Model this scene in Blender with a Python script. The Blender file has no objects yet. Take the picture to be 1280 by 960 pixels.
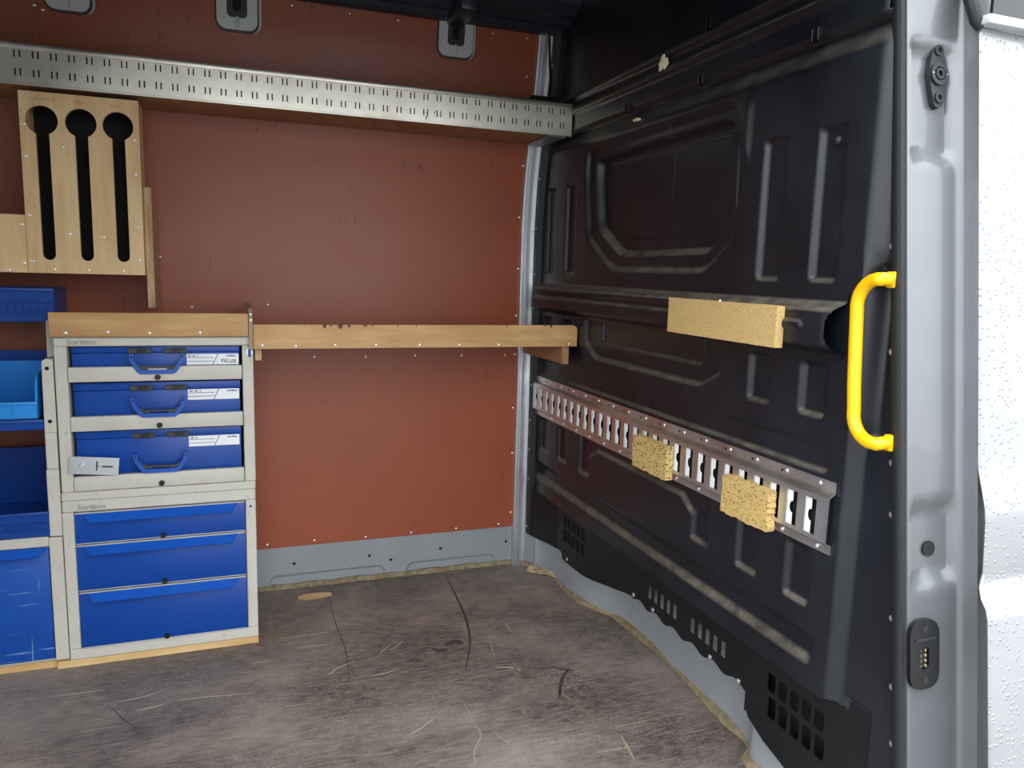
import bpy, bmesh, math, random
import numpy as np
from mathutils import Vector, Matrix
from mathutils.geometry import delaunay_2d_cdt

random.seed(7)
SC = bpy.context.scene
COL = SC.collection

# ---------------------------------------------------------------- camera
cd = bpy.data.cameras.new('camera')
cd.sensor_fit = 'HORIZONTAL'; cd.sensor_width = 36.0
cd.lens = 961.0 / 1280.0 * 36.0
cd.clip_start = 0.02; cd.clip_end = 200
cam = bpy.data.objects.new('camera', cd); COL.objects.link(cam)
def rodr(w):
    w = np.array(w); t = np.linalg.norm(w); k = w / t
    K = np.array([[0, -k[2], k[1]], [k[2], 0, -k[0]], [-k[1], k[0], 0]])
    return np.eye(3) + math.sin(t) * K + (1 - math.cos(t)) * K @ K
Mc = rodr((0.14942217, -0.35387227, 0.0017402)) @ np.array([[1, 0, 0], [0, 0, -1], [0, 1, 0.]])
R3 = Matrix((Mc[0], -Mc[1], -Mc[2])).transposed()
cam.matrix_world = Matrix.Translation((-1.122, -2.6125, 1.1)) @ R3.to_4x4()
SC.camera = cam

# ---------------------------------------------------------------- sky, exposure
W = bpy.data.worlds.new('overcast_sky'); SC.world = W; W.use_nodes = True
nt = W.node_tree; nt.nodes.clear()
wo = nt.nodes.new('ShaderNodeOutputWorld'); bg = nt.nodes.new('ShaderNodeBackground')
tc = nt.nodes.new('ShaderNodeTexCoord'); sx = nt.nodes.new('ShaderNodeSeparateXYZ')
mr = nt.nodes.new('ShaderNodeMapRange')
mr.inputs['From Min'].default_value = 0; mr.inputs['From Max'].default_value = 1
mr.inputs['To Min'].default_value = 0.65; mr.inputs['To Max'].default_value = 1.30
nt.links.new(tc.outputs['Generated'], sx.inputs[0]); nt.links.new(sx.outputs['Z'], mr.inputs['Value'])
bg.inputs['Color'].default_value = (0.95, 0.98, 1.0, 1)
nt.links.new(mr.outputs[0], bg.inputs['Strength']); nt.links.new(bg.outputs[0], wo.inputs[0])
SC.view_settings.view_transform = 'Standard'; SC.view_settings.look = 'None'
SC.view_settings.gamma = 1.0; SC.view_settings.use_curve_mapping = False
SC.view_settings.exposure = 2.25

# ---------------------------------------------------------------- materials
def srgb(r, g, b):
    f = lambda c: c / 12.92 if c <= .04045 else ((c + .055) / 1.055) ** 2.4
    return (f(r / 255), f(g / 255), f(b / 255), 1)

class Mat:
    def __init__(s, name):
        s.m = bpy.data.materials.new(name); s.m.use_nodes = True
        s.nt = s.m.node_tree; s.b = s.nt.nodes['Principled BSDF']; s.tc = None
    def n(s, t, **kw):
        x = s.nt.nodes.new(t)
        for k, v in kw.items(): setattr(x, k, v)
        return x
    def l(s, a, b): s.nt.links.new(a, b)
    def coord(s, scale=(1, 1, 1), rot=(0, 0, 0), loc=(0, 0, 0)):
        if s.tc is None: s.tc = s.n('ShaderNodeTexCoord')
        mp = s.n('ShaderNodeMapping'); s.l(s.tc.outputs['Object'], mp.inputs[0])
        mp.inputs['Scale'].default_value = scale; mp.inputs['Rotation'].default_value = rot
        mp.inputs['Location'].default_value = loc
        return mp.outputs[0]
    def noise(s, scale, detail=4, rough=.55, vec=None, lo=.35, hi=.65):
        x = s.n('ShaderNodeTexNoise'); x.inputs['Scale'].default_value = scale
        x.inputs['Detail'].default_value = detail; x.inputs['Roughness'].default_value = rough
        s.l(vec if vec is not None else s.coord(), x.inputs['Vector'])
        return s.rng(x.outputs['Fac'], lo, hi)
    def voro(s, scale, vec=None, lo=0, hi=1, feature='F1', out='Distance'):
        x = s.n('ShaderNodeTexVoronoi', feature=feature); x.inputs['Scale'].default_value = scale
        s.l(vec if vec is not None else s.coord(), x.inputs['Vector'])
        return s.rng(x.outputs[out], lo, hi)
    def rng(s, v, lo, hi, a=0., b=1.):
        r = s.n('ShaderNodeMapRange'); s.l(v, r.inputs['Value'])
        r.inputs['From Min'].default_value = lo; r.inputs['From Max'].default_value = hi
        r.inputs['To Min'].default_value = a; r.inputs['To Max'].default_value = b
        return r.outputs[0]
    def mul(s, a, b, op='MULTIPLY'):
        r = s.n('ShaderNodeMath', operation=op); r.use_clamp = True
        for i, v in enumerate((a, b)):
            if isinstance(v, (int, float)): r.inputs[i].default_value = v
            else: s.l(v, r.inputs[i])
        return r.outputs[0]
    def mix(s, f, a, b):
        r = s.n('ShaderNodeMix', data_type='RGBA')
        if isinstance(f, (int, float)): r.inputs[0].default_value = f
        else: s.l(f, r.inputs[0])
        for i, v in ((6, a), (7, b)):
            if isinstance(v, tuple): r.inputs[i].default_value = v
            else: s.l(v, r.inputs[i])
        return r.outputs[2]
    def color(s, c):
        if isinstance(c, tuple): s.b.inputs['Base Color'].default_value = c
        else: s.l(c, s.b.inputs['Base Color'])
    def set(s, rough=None, metal=None, coat=None, spec=None):
        if rough is not None:
            if isinstance(rough, (int, float)): s.b.inputs['Roughness'].default_value = rough
            else: s.l(rough, s.b.inputs['Roughness'])
        if metal is not None: s.b.inputs['Metallic'].default_value = metal
        if coat is not None: s.b.inputs['Coat Weight'].default_value = coat
        if spec is not None: s.b.inputs['Specular IOR Level'].default_value = spec
    def bump(s, h, strength=.2, dist=.002):
        x = s.n('ShaderNodeBump'); x.inputs['Strength'].default_value = strength
        x.inputs['Distance'].default_value = dist
        s.l(h, x.inputs['Height']); s.l(x.outputs[0], s.b.inputs['Normal'])

def plain(name, c, rough=.5, metal=0., var=.12, scale=14, bump=0.):
    m = Mat(name); c2 = tuple(min(1, v * (1 - var)) for v in c[:3]) + (1,)
    m.color(m.mix(m.noise(scale), c2, c)); m.set(rough, metal)
    if bump: m.bump(m.noise(scale * 12), bump)
    return m.m

M = {}
def wood(name, light, dark, axis='x', plies=False):
    m = Mat(name)
    sc = {'x': (5, 30, 30), 'y': (30, 5, 30), 'z': (30, 30, 5)}[axis]
    g = m.noise(1.0, 6, .6, m.coord(sc), .3, .7)
    big = m.noise(7, 3, .5, None, .35, .7)
    c = m.mix(g, dark, light)
    c = m.mix(m.mul(big, .3), c, dark)
    m.color(c); m.set(.55); m.bump(g, .08, .001)
    return m.m
M['ply'] = wood('birch_plywood', srgb(226, 196, 150), srgb(200, 166, 118), 'z')
M['plyx'] = wood('plywood_board', srgb(204, 164, 112), srgb(166, 124, 76), 'x')
M['plyedge'] = wood('plywood_edge', srgb(222, 194, 150), srgb(150, 112, 70), 'z')
M['pine'] = wood('pine_plinth', srgb(226, 196, 146), srgb(196, 158, 104), 'x')
M['plyshade'] = wood('shaded_plywood', srgb(176, 136, 100), srgb(140, 100, 70), 'y')  # darker plywood copy, shade under the shelves put into its colour
M['oldwood'] = wood('grey_old_plywood', srgb(176, 156, 130), srgb(140, 118, 92), 'z')

def chip(name, a, b, c, sc):
    m = Mat(name)
    v = m.n('ShaderNodeTexVoronoi'); v.inputs['Scale'].default_value = sc
    m.l(m.coord((1, 1, 1.6)), v.inputs['Vector'])
    sep = m.n('ShaderNodeSeparateXYZ'); m.l(v.outputs['Color'], sep.inputs[0])
    col = m.mix(sep.outputs[0], a, b)
    col = m.mix(m.rng(sep.outputs[1], .80, .86), col, c)
    m.color(col); m.set(.8); m.bump(sep.outputs[2], .5, .002)
    return m.m
M['chip'] = chip('coarse_chipboard', srgb(212, 182, 118), srgb(192, 160, 96), srgb(150, 120, 70), 260)
M['chip2'] = chip('fine_chipboard', srgb(208, 178, 122), srgb(198, 166, 106), srgb(182, 148, 90), 420)
M['chip3'] = chip('coarse_flecked_chipboard', srgb(210, 182, 116), srgb(188, 158, 96), srgb(108, 86, 54), 230)

# red film-faced plywood
m = Mat('red_film_plywood')
grain = m.noise(1, 5, .6, m.coord((55, 55, 6)), .2, .8)
blot = m.noise(3.2, 6, .68, None, .3, .7)
c = m.mix(grain, srgb(140, 70, 45), srgb(148, 76, 50))
c = m.mix(m.mul(blot, .55), c, srgb(162, 82, 50))
crk = m.noise(1, 2, .5, m.coord((160, 160, 6), loc=(3, 0, 1)), .66, .71)
c = m.mix(m.mul(crk, m.noise(5, 2, .5, None, .5, .6)), c, srgb(80, 32, 26))
scr = m.noise(1, 2, .5, m.coord((7, 7, 190), rot=(0, .15, 0)), .72, .76)
c = m.mix(m.mul(m.mul(scr, m.noise(4, 2, .5, None, .5, .6)), .7), c, srgb(92, 40, 30))
m.color(c); m.set(m.rng(blot, 0, 1, .34, .46), spec=.5); m.bump(grain, .06, .001)
M['red'] = m.m
m = Mat('brown_film_plywood')
grain = m.noise(1, 5, .6, m.coord((130, 130, 4)), .3, .7)
m.color(m.mix(grain, srgb(132, 74, 52), srgb(142, 82, 58))); m.set(.42)
M['brown'] = m.m

# dark worn floor
m = Mat('worn_dark_floor')
base = m.mix(m.noise(30, 6, .65), srgb(64, 54, 53), srgb(100, 89, 87))
d1 = m.noise(2.1, 6, .62, m.coord((1, 1.6, 1), rot=(0, 0, .4)), .40, .68)
c = m.mix(m.mul(d1, .7), base, srgb(152, 140, 132))
d2 = m.noise(3.4, 5, .6, m.coord((1, 1, 1), loc=(4, 2, 0)), .54, .72)
c = m.mix(m.mul(d2, .55), c, srgb(66, 54, 52))
d3 = m.noise(1.6, 4, .6, m.coord((1, 1, 1), loc=(9, 5, 0)), .56, .75)
c = m.mix(m.mul(d3, .55), c, srgb(190, 172, 148))
fib = m.noise(1, 5, .7, m.coord((22, 110, 10), rot=(0, 0, .1)), .42, .75)
c = m.mix(m.mul(fib, .45), c, srgb(176, 164, 150))
for i, (ang, sc, cc, amt, th) in enumerate(((.5, 2.4, srgb(196, 184, 168), .7, .70), (-.3, 2.0, srgb(190, 176, 158), .7, .71), (1.25, 1.8, srgb(60, 48, 46), .8, .70), (.1, 2.6, srgb(205, 196, 184), .65, .72), (2.2, 2.1, srgb(186, 166, 136), .6, .71), (1.7, 1.6, srgb(190, 176, 156), .6, .71))):
    s_ = m.noise(1, 2, .5, m.coord((sc, 85, 1), rot=(0, 0, ang), loc=(i * 3.1, i, 0)), th - .025, th + .035)
    k_ = m.noise(2.6, 3, .6, m.coord(loc=(i * 2.3, i * 1.7, 0)), .50, .60)
    c = m.mix(m.mul(m.mul(s_, k_), amt), c, cc)
fs = m.noise(170, 3, .7, m.coord((1, 1, 1), loc=(3, 3, 0)), .56, .72)
c = m.mix(m.mul(m.mul(fs, m.noise(3, 4, .6, m.coord(loc=(1, 8, 0)), .38, .62)), .75), c, srgb(186, 174, 158))
fd = m.noise(120, 3, .7, m.coord((1, 1, 1), loc=(13, 3, 0)), .58, .72)
c = m.mix(m.mul(fd, .5), c, srgb(58, 46, 44))
sp = m.voro(85, m.coord((1, 1, 1)), .19, .11)
c = m.mix(m.mul(m.mul(sp, m.noise(4, 3, .6, m.coord(loc=(7, 1, 0)), .53, .66)), .8), c, srgb(205, 190, 165))
m.color(c); m.set(m.rng(d1, 0, 1, .48, .72)); m.bump(m.noise(60, 5), .15, .001)
M['floor'] = m.m

def galv(name, a, b, rough, sc=28):
    m = Mat(name)
    n1 = m.noise(sc, 5, .6, None, .3, .7); n2 = m.noise(sc / 5, 3, .5, None, .3, .7)
    m.color(m.mix(m.mul(n1, .6), a, b)); m.set(m.rng(n2, 0, 1, rough - .07, rough + .1), 1.0)
    m.bump(n1, .05, .001)
    return m.m
M['galv'] = galv('galvanised_steel', (.82, .79, .68, 1), (.66, .64, .58, 1), .38)
M['galvdark'] = galv('lashing_rail_steel', (.78, .78, .76, 1), (.60, .60, .59, 1), .40, 40)
M['zinc'] = galv('zinc_plate', (.72, .77, .80, 1), (.62, .66, .70, 1), .45)
M['screw'] = plain('bright_screw_steel', (.75, .75, .75, 1), .35, .9)

m = Mat('scratched_blue_paint')
n1 = m.noise(9, 4, .6, None, .3, .7)
c = m.mix(n1, srgb(6, 70, 158), srgb(10, 80, 172))
s1 = m.noise(1, 2, .5, m.coord((90, 90, 5), rot=(0, .3, 0)), .64, .70)
s2 = m.noise(1, 2, .5, m.coord((6, 6, 110), rot=(0, .5, 0)), .66, .72)
c = m.mix(m.mul(m.mul(m.mul(s1, s2, 'ADD'), m.noise(6, 2, .5, None, .47, .57)), .75), c, srgb(130, 160, 205))
m.color(c); m.set(.38); M['bluescr'] = m.m
M['blue'] = plain('blue_paint', srgb(3, 66, 156), .36, 0, .1, 6)
M['bluelip'] = plain('blue_grip_paint', srgb(18, 84, 184), .34, 0, .1, 30)
M['bluehandle'] = plain('blue_plastic_handle', srgb(28, 84, 180), .35, 0, .1, 30)
M['lightblue'] = plain('light_blue_plastic', srgb(40, 140, 222), .4, 0, .08, 8)
M['bluetray'] = plain('blue_steel_tray', srgb(6, 66, 152), .4, 0, .15, 10)
m = Mat('off_white_paint')
n1 = m.noise(12, 5, .6, None, .3, .7)
c = m.mix(n1, srgb(190, 187, 177), srgb(200, 197, 187))
c = m.mix(m.mul(m.noise(45, 4, .6, None, .62, .70), .5), c, srgb(160, 150, 136))
m.color(c); m.set(.45); M['white'] = m.m
M['whitegrey'] = plain('grey_white_paint', srgb(180, 180, 172), .5)
M['engrave'] = plain('worn_lettering', srgb(158, 156, 150), .6)
M['paper'] = plain('sticker_paper', srgb(236, 238, 240), .5, 0, .03)
M['ink'] = plain('blue_ink', srgb(36, 66, 140), .5)
M['greyink'] = plain('grey_ink', srgb(120, 125, 135), .5)
M['penink'] = plain('black_pen_ink', srgb(24, 24, 30), .5)
M['blackpl'] = plain('black_plastic', srgb(15, 15, 17), .42)
M['darkgrip'] = plain('dark_grip_plastic', srgb(60, 62, 62), .55)
M['void'] = plain('opening_shade', srgb(8, 8, 10), .8)  # near-black colour stands in for shade inside holes, slots and vents

# black lacquered bulkhead with dust on what faces upward
m = Mat('black_lacquered_steel')
geo = m.n('ShaderNodeNewGeometry'); sep = m.n('ShaderNodeSeparateXYZ')
m.l(geo.outputs['Normal'], sep.inputs[0])
dust = m.rng(sep.outputs['Z'], .22, .75)
dn = m.noise(22, 6, .7, None, .25, .7)
dmask = m.mul(dust, dn)
c = m.mix(m.noise(3, 4, .6), srgb(17, 20, 27), srgb(25, 28, 35))
sm = m.noise(1, 4, .6, m.coord((9, 4, 2), rot=(.5, 0, 0)), .50, .80)
c = m.mix(m.mul(sm, .22), c, srgb(62, 68, 78))
scr = m.noise(1, 2, .5, m.coord((10, 60, 2), rot=(.45, 0, 0)), .73, .78)
c = m.mix(m.mul(m.mul(scr, m.noise(3, 2, .5, None, .5, .6)), .35), c, srgb(120, 120, 122))
c = m.mix(m.mul(dmask, .8), c, srgb(128, 121, 106))
m.color(c)
rg = m.mul(m.rng(m.noise(6, 4), 0, 1, .30, .42), m.mul(dmask, .4), 'ADD')
m.set(rg); m.bump(m.noise(140, 4), .05, .0006)
M['black'] = m.m
M['skirt'] = plain('black_painted_skirt', srgb(10, 13, 18), .48, 0, .2)
M['blackroof'] = plain('dark_roof_lining', srgb(46, 50, 60), .30, 0, .2)
M['rubber'] = plain('black_rubber_seal', srgb(28, 30, 33), .6, 0, .2, 30)
M['yellow'] = plain('yellow_lacquer', srgb(242, 188, 6), .32, 0, .06, 10)
m = Mat('silver_body_paint'); n1 = m.noise(5, 3)
m.color(m.mix(n1, (.145, .155, .168, 1), (.165, .175, .188, 1))); m.set(.36, .45, .4); M['silver'] = m.m
m = Mat('wet_silver_door_paint')
dr = m.voro(95, m.coord((1, 1, 1)), .30, .12)
m.color(m.mix(m.noise(5, 3), (.30, .31, .33, 1), (.34, .35, .37, 1))); m.set(.36, .4, .5)
m.bump(dr, .5, .003); M['door'] = m.m
M['greybody'] = plain('grey_primer_body', srgb(148, 154, 160), .42, .15, .08, 6)
M['stripmetal'] = galv('corner_strip_metal', (.66, .70, .74, 1), (.55, .58, .62, 1), .42, 20)
m = Mat('tan_sealant'); n1 = m.noise(40, 5)
m.color(m.mix(n1, srgb(112, 99, 74), srgb(146, 132, 104))); m.set(.75); m.bump(n1, .5, .004); M['sealant'] = m.m
M['torn'] = plain('torn_tan_paper', srgb(190, 172, 134), .8, 0, .3, 60)
M['foam'] = plain('cream_foam_blob', srgb(232, 222, 180), .8, 0, .1, 60)
M['shell'] = plain('bare_inner_shell', srgb(186, 188, 190), .5)
M['asphalt'] = plain('wet_asphalt', srgb(108, 107, 105), .6, 0, .25, 8)
M['insert'] = plain('dark_plastic_insert', srgb(34, 36, 41), .45)
M['palegrey'] = plain('pale_grey_body', srgb(196, 200, 200), .4, .1, .06)
M['glass'] = plain('dark_side_glass', srgb(40, 46, 52), .08)

# ---------------------------------------------------------------- helpers
def tag(o, label=None, cat=None, group=None, kind=None):
    if label: o['label'] = label
    if cat: o['category'] = cat
    if group: o['group'] = group
    if kind: o['kind'] = kind
    return o
def attach(o, parent):
    if parent is not None:
        o.parent = parent; pw = Matrix.Translation(parent.location)
        g = parent.parent
        while g is not None:
            pw = pw if g is None else pw; g = g.parent
        o.matrix_parent_inverse = PW[parent.name].inverted()
    PW[o.name] = Matrix.Identity(4) if parent is None or o.type != 'EMPTY' else Matrix.Identity(4)
PW = {}
def thing(name, loc, label, cat, group=None):
    o = bpy.data.objects.new(name, None); COL.objects.link(o)
    o.location = loc; o.empty_display_size = .05
    PW[o.name] = Matrix.Translation(loc)
    return tag(o, label, cat, group)
def link(name, me, mat, parent=None, ang=.6):
    if mat is not None and len(me.materials) == 0:
        me.materials.append(M[mat] if isinstance(mat, str) else mat)
    o = bpy.data.objects.new(name, me); COL.objects.link(o)
    PW[o.name] = Matrix.Identity(4)
    if parent is not None:
        o.parent = parent; o.matrix_parent_inverse = PW[parent.name].inverted()
    if ang is not None:
        me.shade_smooth(); me.set_sharp_from_angle(angle=ang)
    return o
def fin(bm, name, mat, parent=None, ang=.6):
    bmesh.ops.recalc_face_normals(bm, faces=bm.faces)
    me = bpy.data.meshes.new(name); bm.to_mesh(me); bm.free()
    return link(name, me, mat, parent, ang)
def put(src, name, mat_world, parent):           # a copy that shares its mesh
    o = bpy.data.objects.new(name, src); COL.objects.link(o)
    if parent is not None:
        o.parent = parent; o.matrix_parent_inverse = PW[parent.name].inverted()
    o.matrix_basis = mat_world
    PW[o.name] = mat_world
    return o
def bbox(bm, x0, x1, y0, y1, z0, z1, bev=0., seg=1):
    x0, x1 = min(x0, x1), max(x0, x1); y0, y1 = min(y0, y1), max(y0, y1); z0, z1 = min(z0, z1), max(z0, z1)
    r = bmesh.ops.create_cube(bm, size=1); vs = r['verts']
    for v in vs:
        v.co = ((x0 + x1) / 2 + v.co.x * (x1 - x0), (y0 + y1) / 2 + v.co.y * (y1 - y0), (z0 + z1) / 2 + v.co.z * (z1 - z0))
    if bev:
        es = list({e for v in vs for e in v.link_edges})
        bmesh.ops.bevel(bm, geom=es, offset=bev, segments=seg, affect='EDGES', profile=.5)
def box(name, mat, parent, x0, x1, y0, y1, z0, z1, bev=.0015, seg=1):
    bm = bmesh.new(); bbox(bm, x0, x1, y0, y1, z0, z1, bev, seg)
    return fin(bm, name, mat, parent)
def cyl(bm, p0, p1, r0, r1=None, seg=20, caps=True):
    r1 = r0 if r1 is None else r1
    p0 = Vector(p0); p1 = Vector(p1); d = (p1 - p0).normalized()
    a = d.orthogonal().normalized(); b = d.cross(a)
    A = [bm.verts.new(p0 + r0 * (math.cos(t) * a + math.sin(t) * b)) for t in (2 * math.pi * i / seg for i in range(seg))]
    B = [bm.verts.new(p1 + r1 * (math.cos(t) * a + math.sin(t) * b)) for t in (2 * math.pi * i / seg for i in range(seg))]
    for i in range(seg): bm.faces.new((A[i], A[(i + 1) % seg], B[(i + 1) % seg], B[i]))
    if caps: bm.faces.new(A[::-1]); bm.faces.new(B)
def tube(bm, pts, r, seg=12, sq=1.0):
    pts = [Vector(p) for p in pts]; n = len(pts); rings = []
    up = None
    for i, p in enumerate(pts):
        d = (pts[min(i + 1, n - 1)] - pts[max(i - 1, 0)]).normalized()
        if up is None: up = d.orthogonal().normalized()
        a = (up - up.dot(d) * d).normalized(); up = a; b = d.cross(a)
        rr = r[i] if isinstance(r, (list, tuple)) else r
        rings.append([bm.verts.new(p + rr * (math.cos(t) * a + sq * math.sin(t) * b)) for t in (2 * math.pi * k / seg for k in range(seg))])
    for A, B in zip(rings, rings[1:]):
        for k in range(seg): bm.faces.new((A[k], A[(k + 1) % seg], B[(k + 1) % seg], B[k]))
    bm.faces.new(rings[0][::-1]); bm.faces.new(rings[-1])
def inpoly(x, y, P):
    c = False; j = len(P) - 1
    for i in range(len(P)):
        if (P[i][1] > y) != (P[j][1] > y) and x < (P[j][0] - P[i][0]) * (y - P[i][1]) / (P[j][1] - P[i][1]) + P[i][0]: c = not c
        j = i
    return c
def plate(bm, outer, holes, t, fmap):
    """flat sheet with outline and holes in (u,v), thickness t along w; fmap(u,v,w) -> world"""
    loops = [outer] + list(holes); vs = []; ed = []
    for L in loops:
        b = len(vs); vs += [Vector(p) for p in L]
        ed += [(b + i, b + (i + 1) % len(L)) for i in range(len(L))]
    V, E_, F, ov, oe, of = delaunay_2d_cdt(vs, ed, [], 1, 1e-7)
    tris = []
    for f in F:
        cx = sum(V[i].x for i in f) / len(f); cy = sum(V[i].y for i in f) / len(f)
        if inpoly(cx, cy, outer) and not any(inpoly(cx, cy, h) for h in holes): tris.append(list(f))
    A = [bm.verts.new(fmap(v.x, v.y, 0)) for v in V]; B = [bm.verts.new(fmap(v.x, v.y, t)) for v in V]
    cnt = {}
    for f in tris:
        for i in range(len(f)):
            e = (f[i], f[(i + 1) % len(f)]); cnt[tuple(sorted(e))] = cnt.get(tuple(sorted(e)), []) + [e]
        bm.faces.new([A[i] for i in f]); bm.faces.new([B[i] for i in f][::-1])
    for k, es in cnt.items():
        if len(es) == 1:
            a, b = es[0]; bm.faces.new((A[b], A[a], B[a], B[b]))
    for v in A + B:
        if not v.link_faces: bm.verts.remove(v)
def platef(name, mat, parent, outer, holes, t, fmap, ang=.6):
    bm = bmesh.new(); plate(bm, outer, holes, t, fmap)
    return fin(bm, name, mat, parent, ang)
def rrect(x0, x1, y0, y1, r, n=4, corners=(1, 1, 1, 1)):
    out = []
    for i, (cx, cy, a) in enumerate(((x1 - r, y1 - r, 0), (x0 + r, y1 - r, 90), (x0 + r, y0 + r, 180), (x1 - r, y0 + r, 270))):
        if corners[i]:
            out += [(cx + r * math.cos(math.radians(a + 90 * k / n)), cy + r * math.sin(math.radians(a + 90 * k / n))) for k in range(n + 1)]
        else:
            out.append(((x1, y1), (x0, y1), (x0, y0), (x1, y0))[i])
    return out
def circ(cx, cy, r, n=16): return [(cx + r * math.cos(2 * math.pi * k / n), cy + r * math.sin(2 * math.pi * k / n)) for k in range(n)]
def onY(y): return lambda u, v, w: (u, y + w, v)            # sheet facing -Y, (u,v) = (x,z)
def onX(x): return lambda u, v, w: (x + w, u, v)            # sheet facing -X, (u,v) = (y,z)
def text(name, mat, parent, body, size, fmap, shear=0., bold=0.):
    cu = bpy.data.curves.new('t', 'FONT'); cu.body = body; cu.size = size; cu.shear = shear
    cu.extrude = 0.0002; cu.offset = bold; cu.resolution_u = 2
    o = bpy.data.objects.new('t', cu); COL.objects.link(o)
    dg = bpy.context.evaluated_depsgraph_get(); me = bpy.data.meshes.new_from_object(o.evaluated_get(dg))
    bpy.data.objects.remove(o)
    for v in me.vertices: v.co = fmap(v.co.x, v.co.y, v.co.z)
    me.materials.clear(); me.name = name
    return link(name, me, mat, parent, None)
def sweepz(bm, prof, zs, off, closed=True):
    rings = []
    for z in zs:
        rings.append([bm.verts.new((x + off(z, i)[0], y + off(z, i)[1], z)) for i, (x, y) in enumerate(prof)])
    n = len(prof)
    for A, B in zip(rings, rings[1:]):
        for k in range(n if closed else n - 1): bm.faces.new((A[k], A[(k + 1) % n], B[(k + 1) % n], B[k]))
    if closed: bm.faces.new(rings[0][::-1]); bm.faces.new(rings[-1])
def field(name, mat, parent, us, vs, D, fmap, mask=None, ang=None):
    """relief sheet: D[v,u] pushed along the normal"""
    nu, nv = len(us), len(vs); U, V = np.meshgrid(us, vs)
    X, Y, Z = fmap(U, V, D); co = np.stack([X, Y, Z], -1).reshape(-1, 3)
    i = np.arange(nu * nv).reshape(nv, nu)
    q = np.stack([i[:-1, :-1], i[:-1, 1:], i[1:, 1:], i[1:, :-1]], -1).reshape(-1, 4)
    if mask is not None:
        mc = mask((U[:-1, :-1] + U[1:, 1:]) / 2, (V[:-1, :-1] + V[1:, 1:]) / 2).reshape(-1)
        q = q[mc]
        used = np.unique(q); remap = -np.ones(nu * nv, int); remap[used] = np.arange(len(used))
        co = co[used]; q = remap[q]
    me = bpy.data.meshes.new(name)
    me.vertices.add(len(co)); me.vertices.foreach_set('co', co.astype(np.float32).ravel())
    me.loops.add(len(q) * 4); me.loops.foreach_set('vertex_index', q.astype(np.int32).ravel())
    me.polygons.add(len(q)); me.polygons.foreach_set('loop_start', (np.arange(len(q)) * 4).astype(np.int32))
    me.update(calc_edges=True); me.validate()
    me.shade_smooth()
    return link(name, me, mat, parent, ang)
def sd_conv(U, V, P, k=.006):
    P = [np.array(p, float) for p in P]; c = sum(P) / len(P); acc = 0; mx = None; ds = []
    for a, b in zip(P, P[1:] + P[:1]):
        d = b - a; n = np.array([d[1], -d[0]]) / np.hypot(*d)
        if np.dot(n, c - a) > 0: n = -n
        ds.append((U - a[0]) * n[0] + (V - a[1]) * n[1])
    mx = np.max(ds, 0)
    return mx + k * np.log(sum(np.exp((d - mx) / k) for d in ds))
def sd_rect(U, V, u0, u1, v0, v1, r=.012):
    u0, u1 = min(u0, u1), max(u0, u1)
    dx = np.abs(U - (u0 + u1) / 2) - (u1 - u0) / 2 + r; dy = np.abs(V - (v0 + v1) / 2) - (v1 - v0) / 2 + r
    return np.minimum(np.maximum(dx, dy), 0) + np.hypot(np.maximum(dx, 0), np.maximum(dy, 0)) - r
def sstep(x): x = np.clip(x, 0, 1); return x * x * (3 - 2 * x)
def rec(sd, depth, w): return depth * sstep(-sd / w)

def Yj(z): return -1.64 - .125 * (.92 - z)          # door jamb leans in towards the roof
def Yw(z):                                           # lined side wall does the same, higher up
    return float(np.interp(z, [0, 1.25, 1.4, 1.53, 1.75, 1.92, 2.0], [0, 0, -.014, -.04, -.092, -.118, -.128]))

# small shared meshes
def screw_mesh(name, r, h, mat):
    bm = bmesh.new(); cyl(bm, (0, 0, 0), (0, 0, h * .5), r, r * .95, 10); cyl(bm, (0, 0, h * .5), (0, 0, h), r * .95, r * .5, 10)
    bmesh.ops.recalc_face_normals(bm, faces=bm.faces)
    me = bpy.data.meshes.new(name); bm.to_mesh(me); bm.free(); me.materials.append(M[mat]); me.shade_smooth(); me.set_sharp_from_angle(angle=.7)
    return me
SCREW = screw_mesh('screw', .0042, .002, 'screw'); BIGSC = screw_mesh('screw_head', .0065, .004, 'screw')
RIVET = screw_mesh('rivet', .005, .003, 'screw'); DARKH = screw_mesh('drill_hole', .0055, .0006, 'void')
TOY = Matrix.Rotation(math.radians(90), 4, 'X')       # local +z -> -Y
TOX = Matrix.Rotation(math.radians(-90), 4, 'Y')      # local +z -> -X
def scY(me, name, parent, x, y, z): return put(me, name, Matrix.Translation((x, y, z)) @ TOY, parent)
def scX(me, name, parent, x, y, z): return put(me, name, Matrix.Translation((x, y, z)) @ TOX, parent)

# ================================================================ SETTING
def st(o, label): return tag(o, label, None, None, 'structure')
st(box('ground', 'asphalt', None, -40, 40, -40, 40, -.70, -.62, 0), 'grey wet asphalt ground outside the van')

# floor sheet with its cut edge along the bulkhead
sill = [(-.095, -.005), (-.075, -.06), (-.04, -.11), (-.03, -.2), (-.034, -.33), (-.025, -.40), (.0, -.47), (.026, -.52), (.04, -.58), (.046, -.7), (.043, -.85), (.033, -1.0), (.026, -1.15), (.022, -1.225), (.005, -1.262), (-.022, -1.285), (-.03, -1.33), (-.03, -1.66)]
fl = platef('floor', 'floor', None, [(-2.9, -1.70), (-.03, -1.70)] + [(x - .004, y) for x, y in sill[::-1]] + [(-2.9, -.005)], [], -.02, lambda u, v, w: (u, v, w))
st(fl, 'dark scuffed film-faced plywood van floor')
ink = platef('handhold_inlay', 'pine', fl, [(-.868 + .055 * math.copysign(abs(math.cos(t)) ** .45, math.cos(t)), -.09 +   .022 * math.copysign(abs(math.sin(t)) ** .6, math.sin(t)) + .003 * math.sin(5 * t)) for t in (2 * math.pi * k / 28 for k in range(28))], [], .0006, lambda u, v, w: (u, v, .0002 + w))
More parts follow.
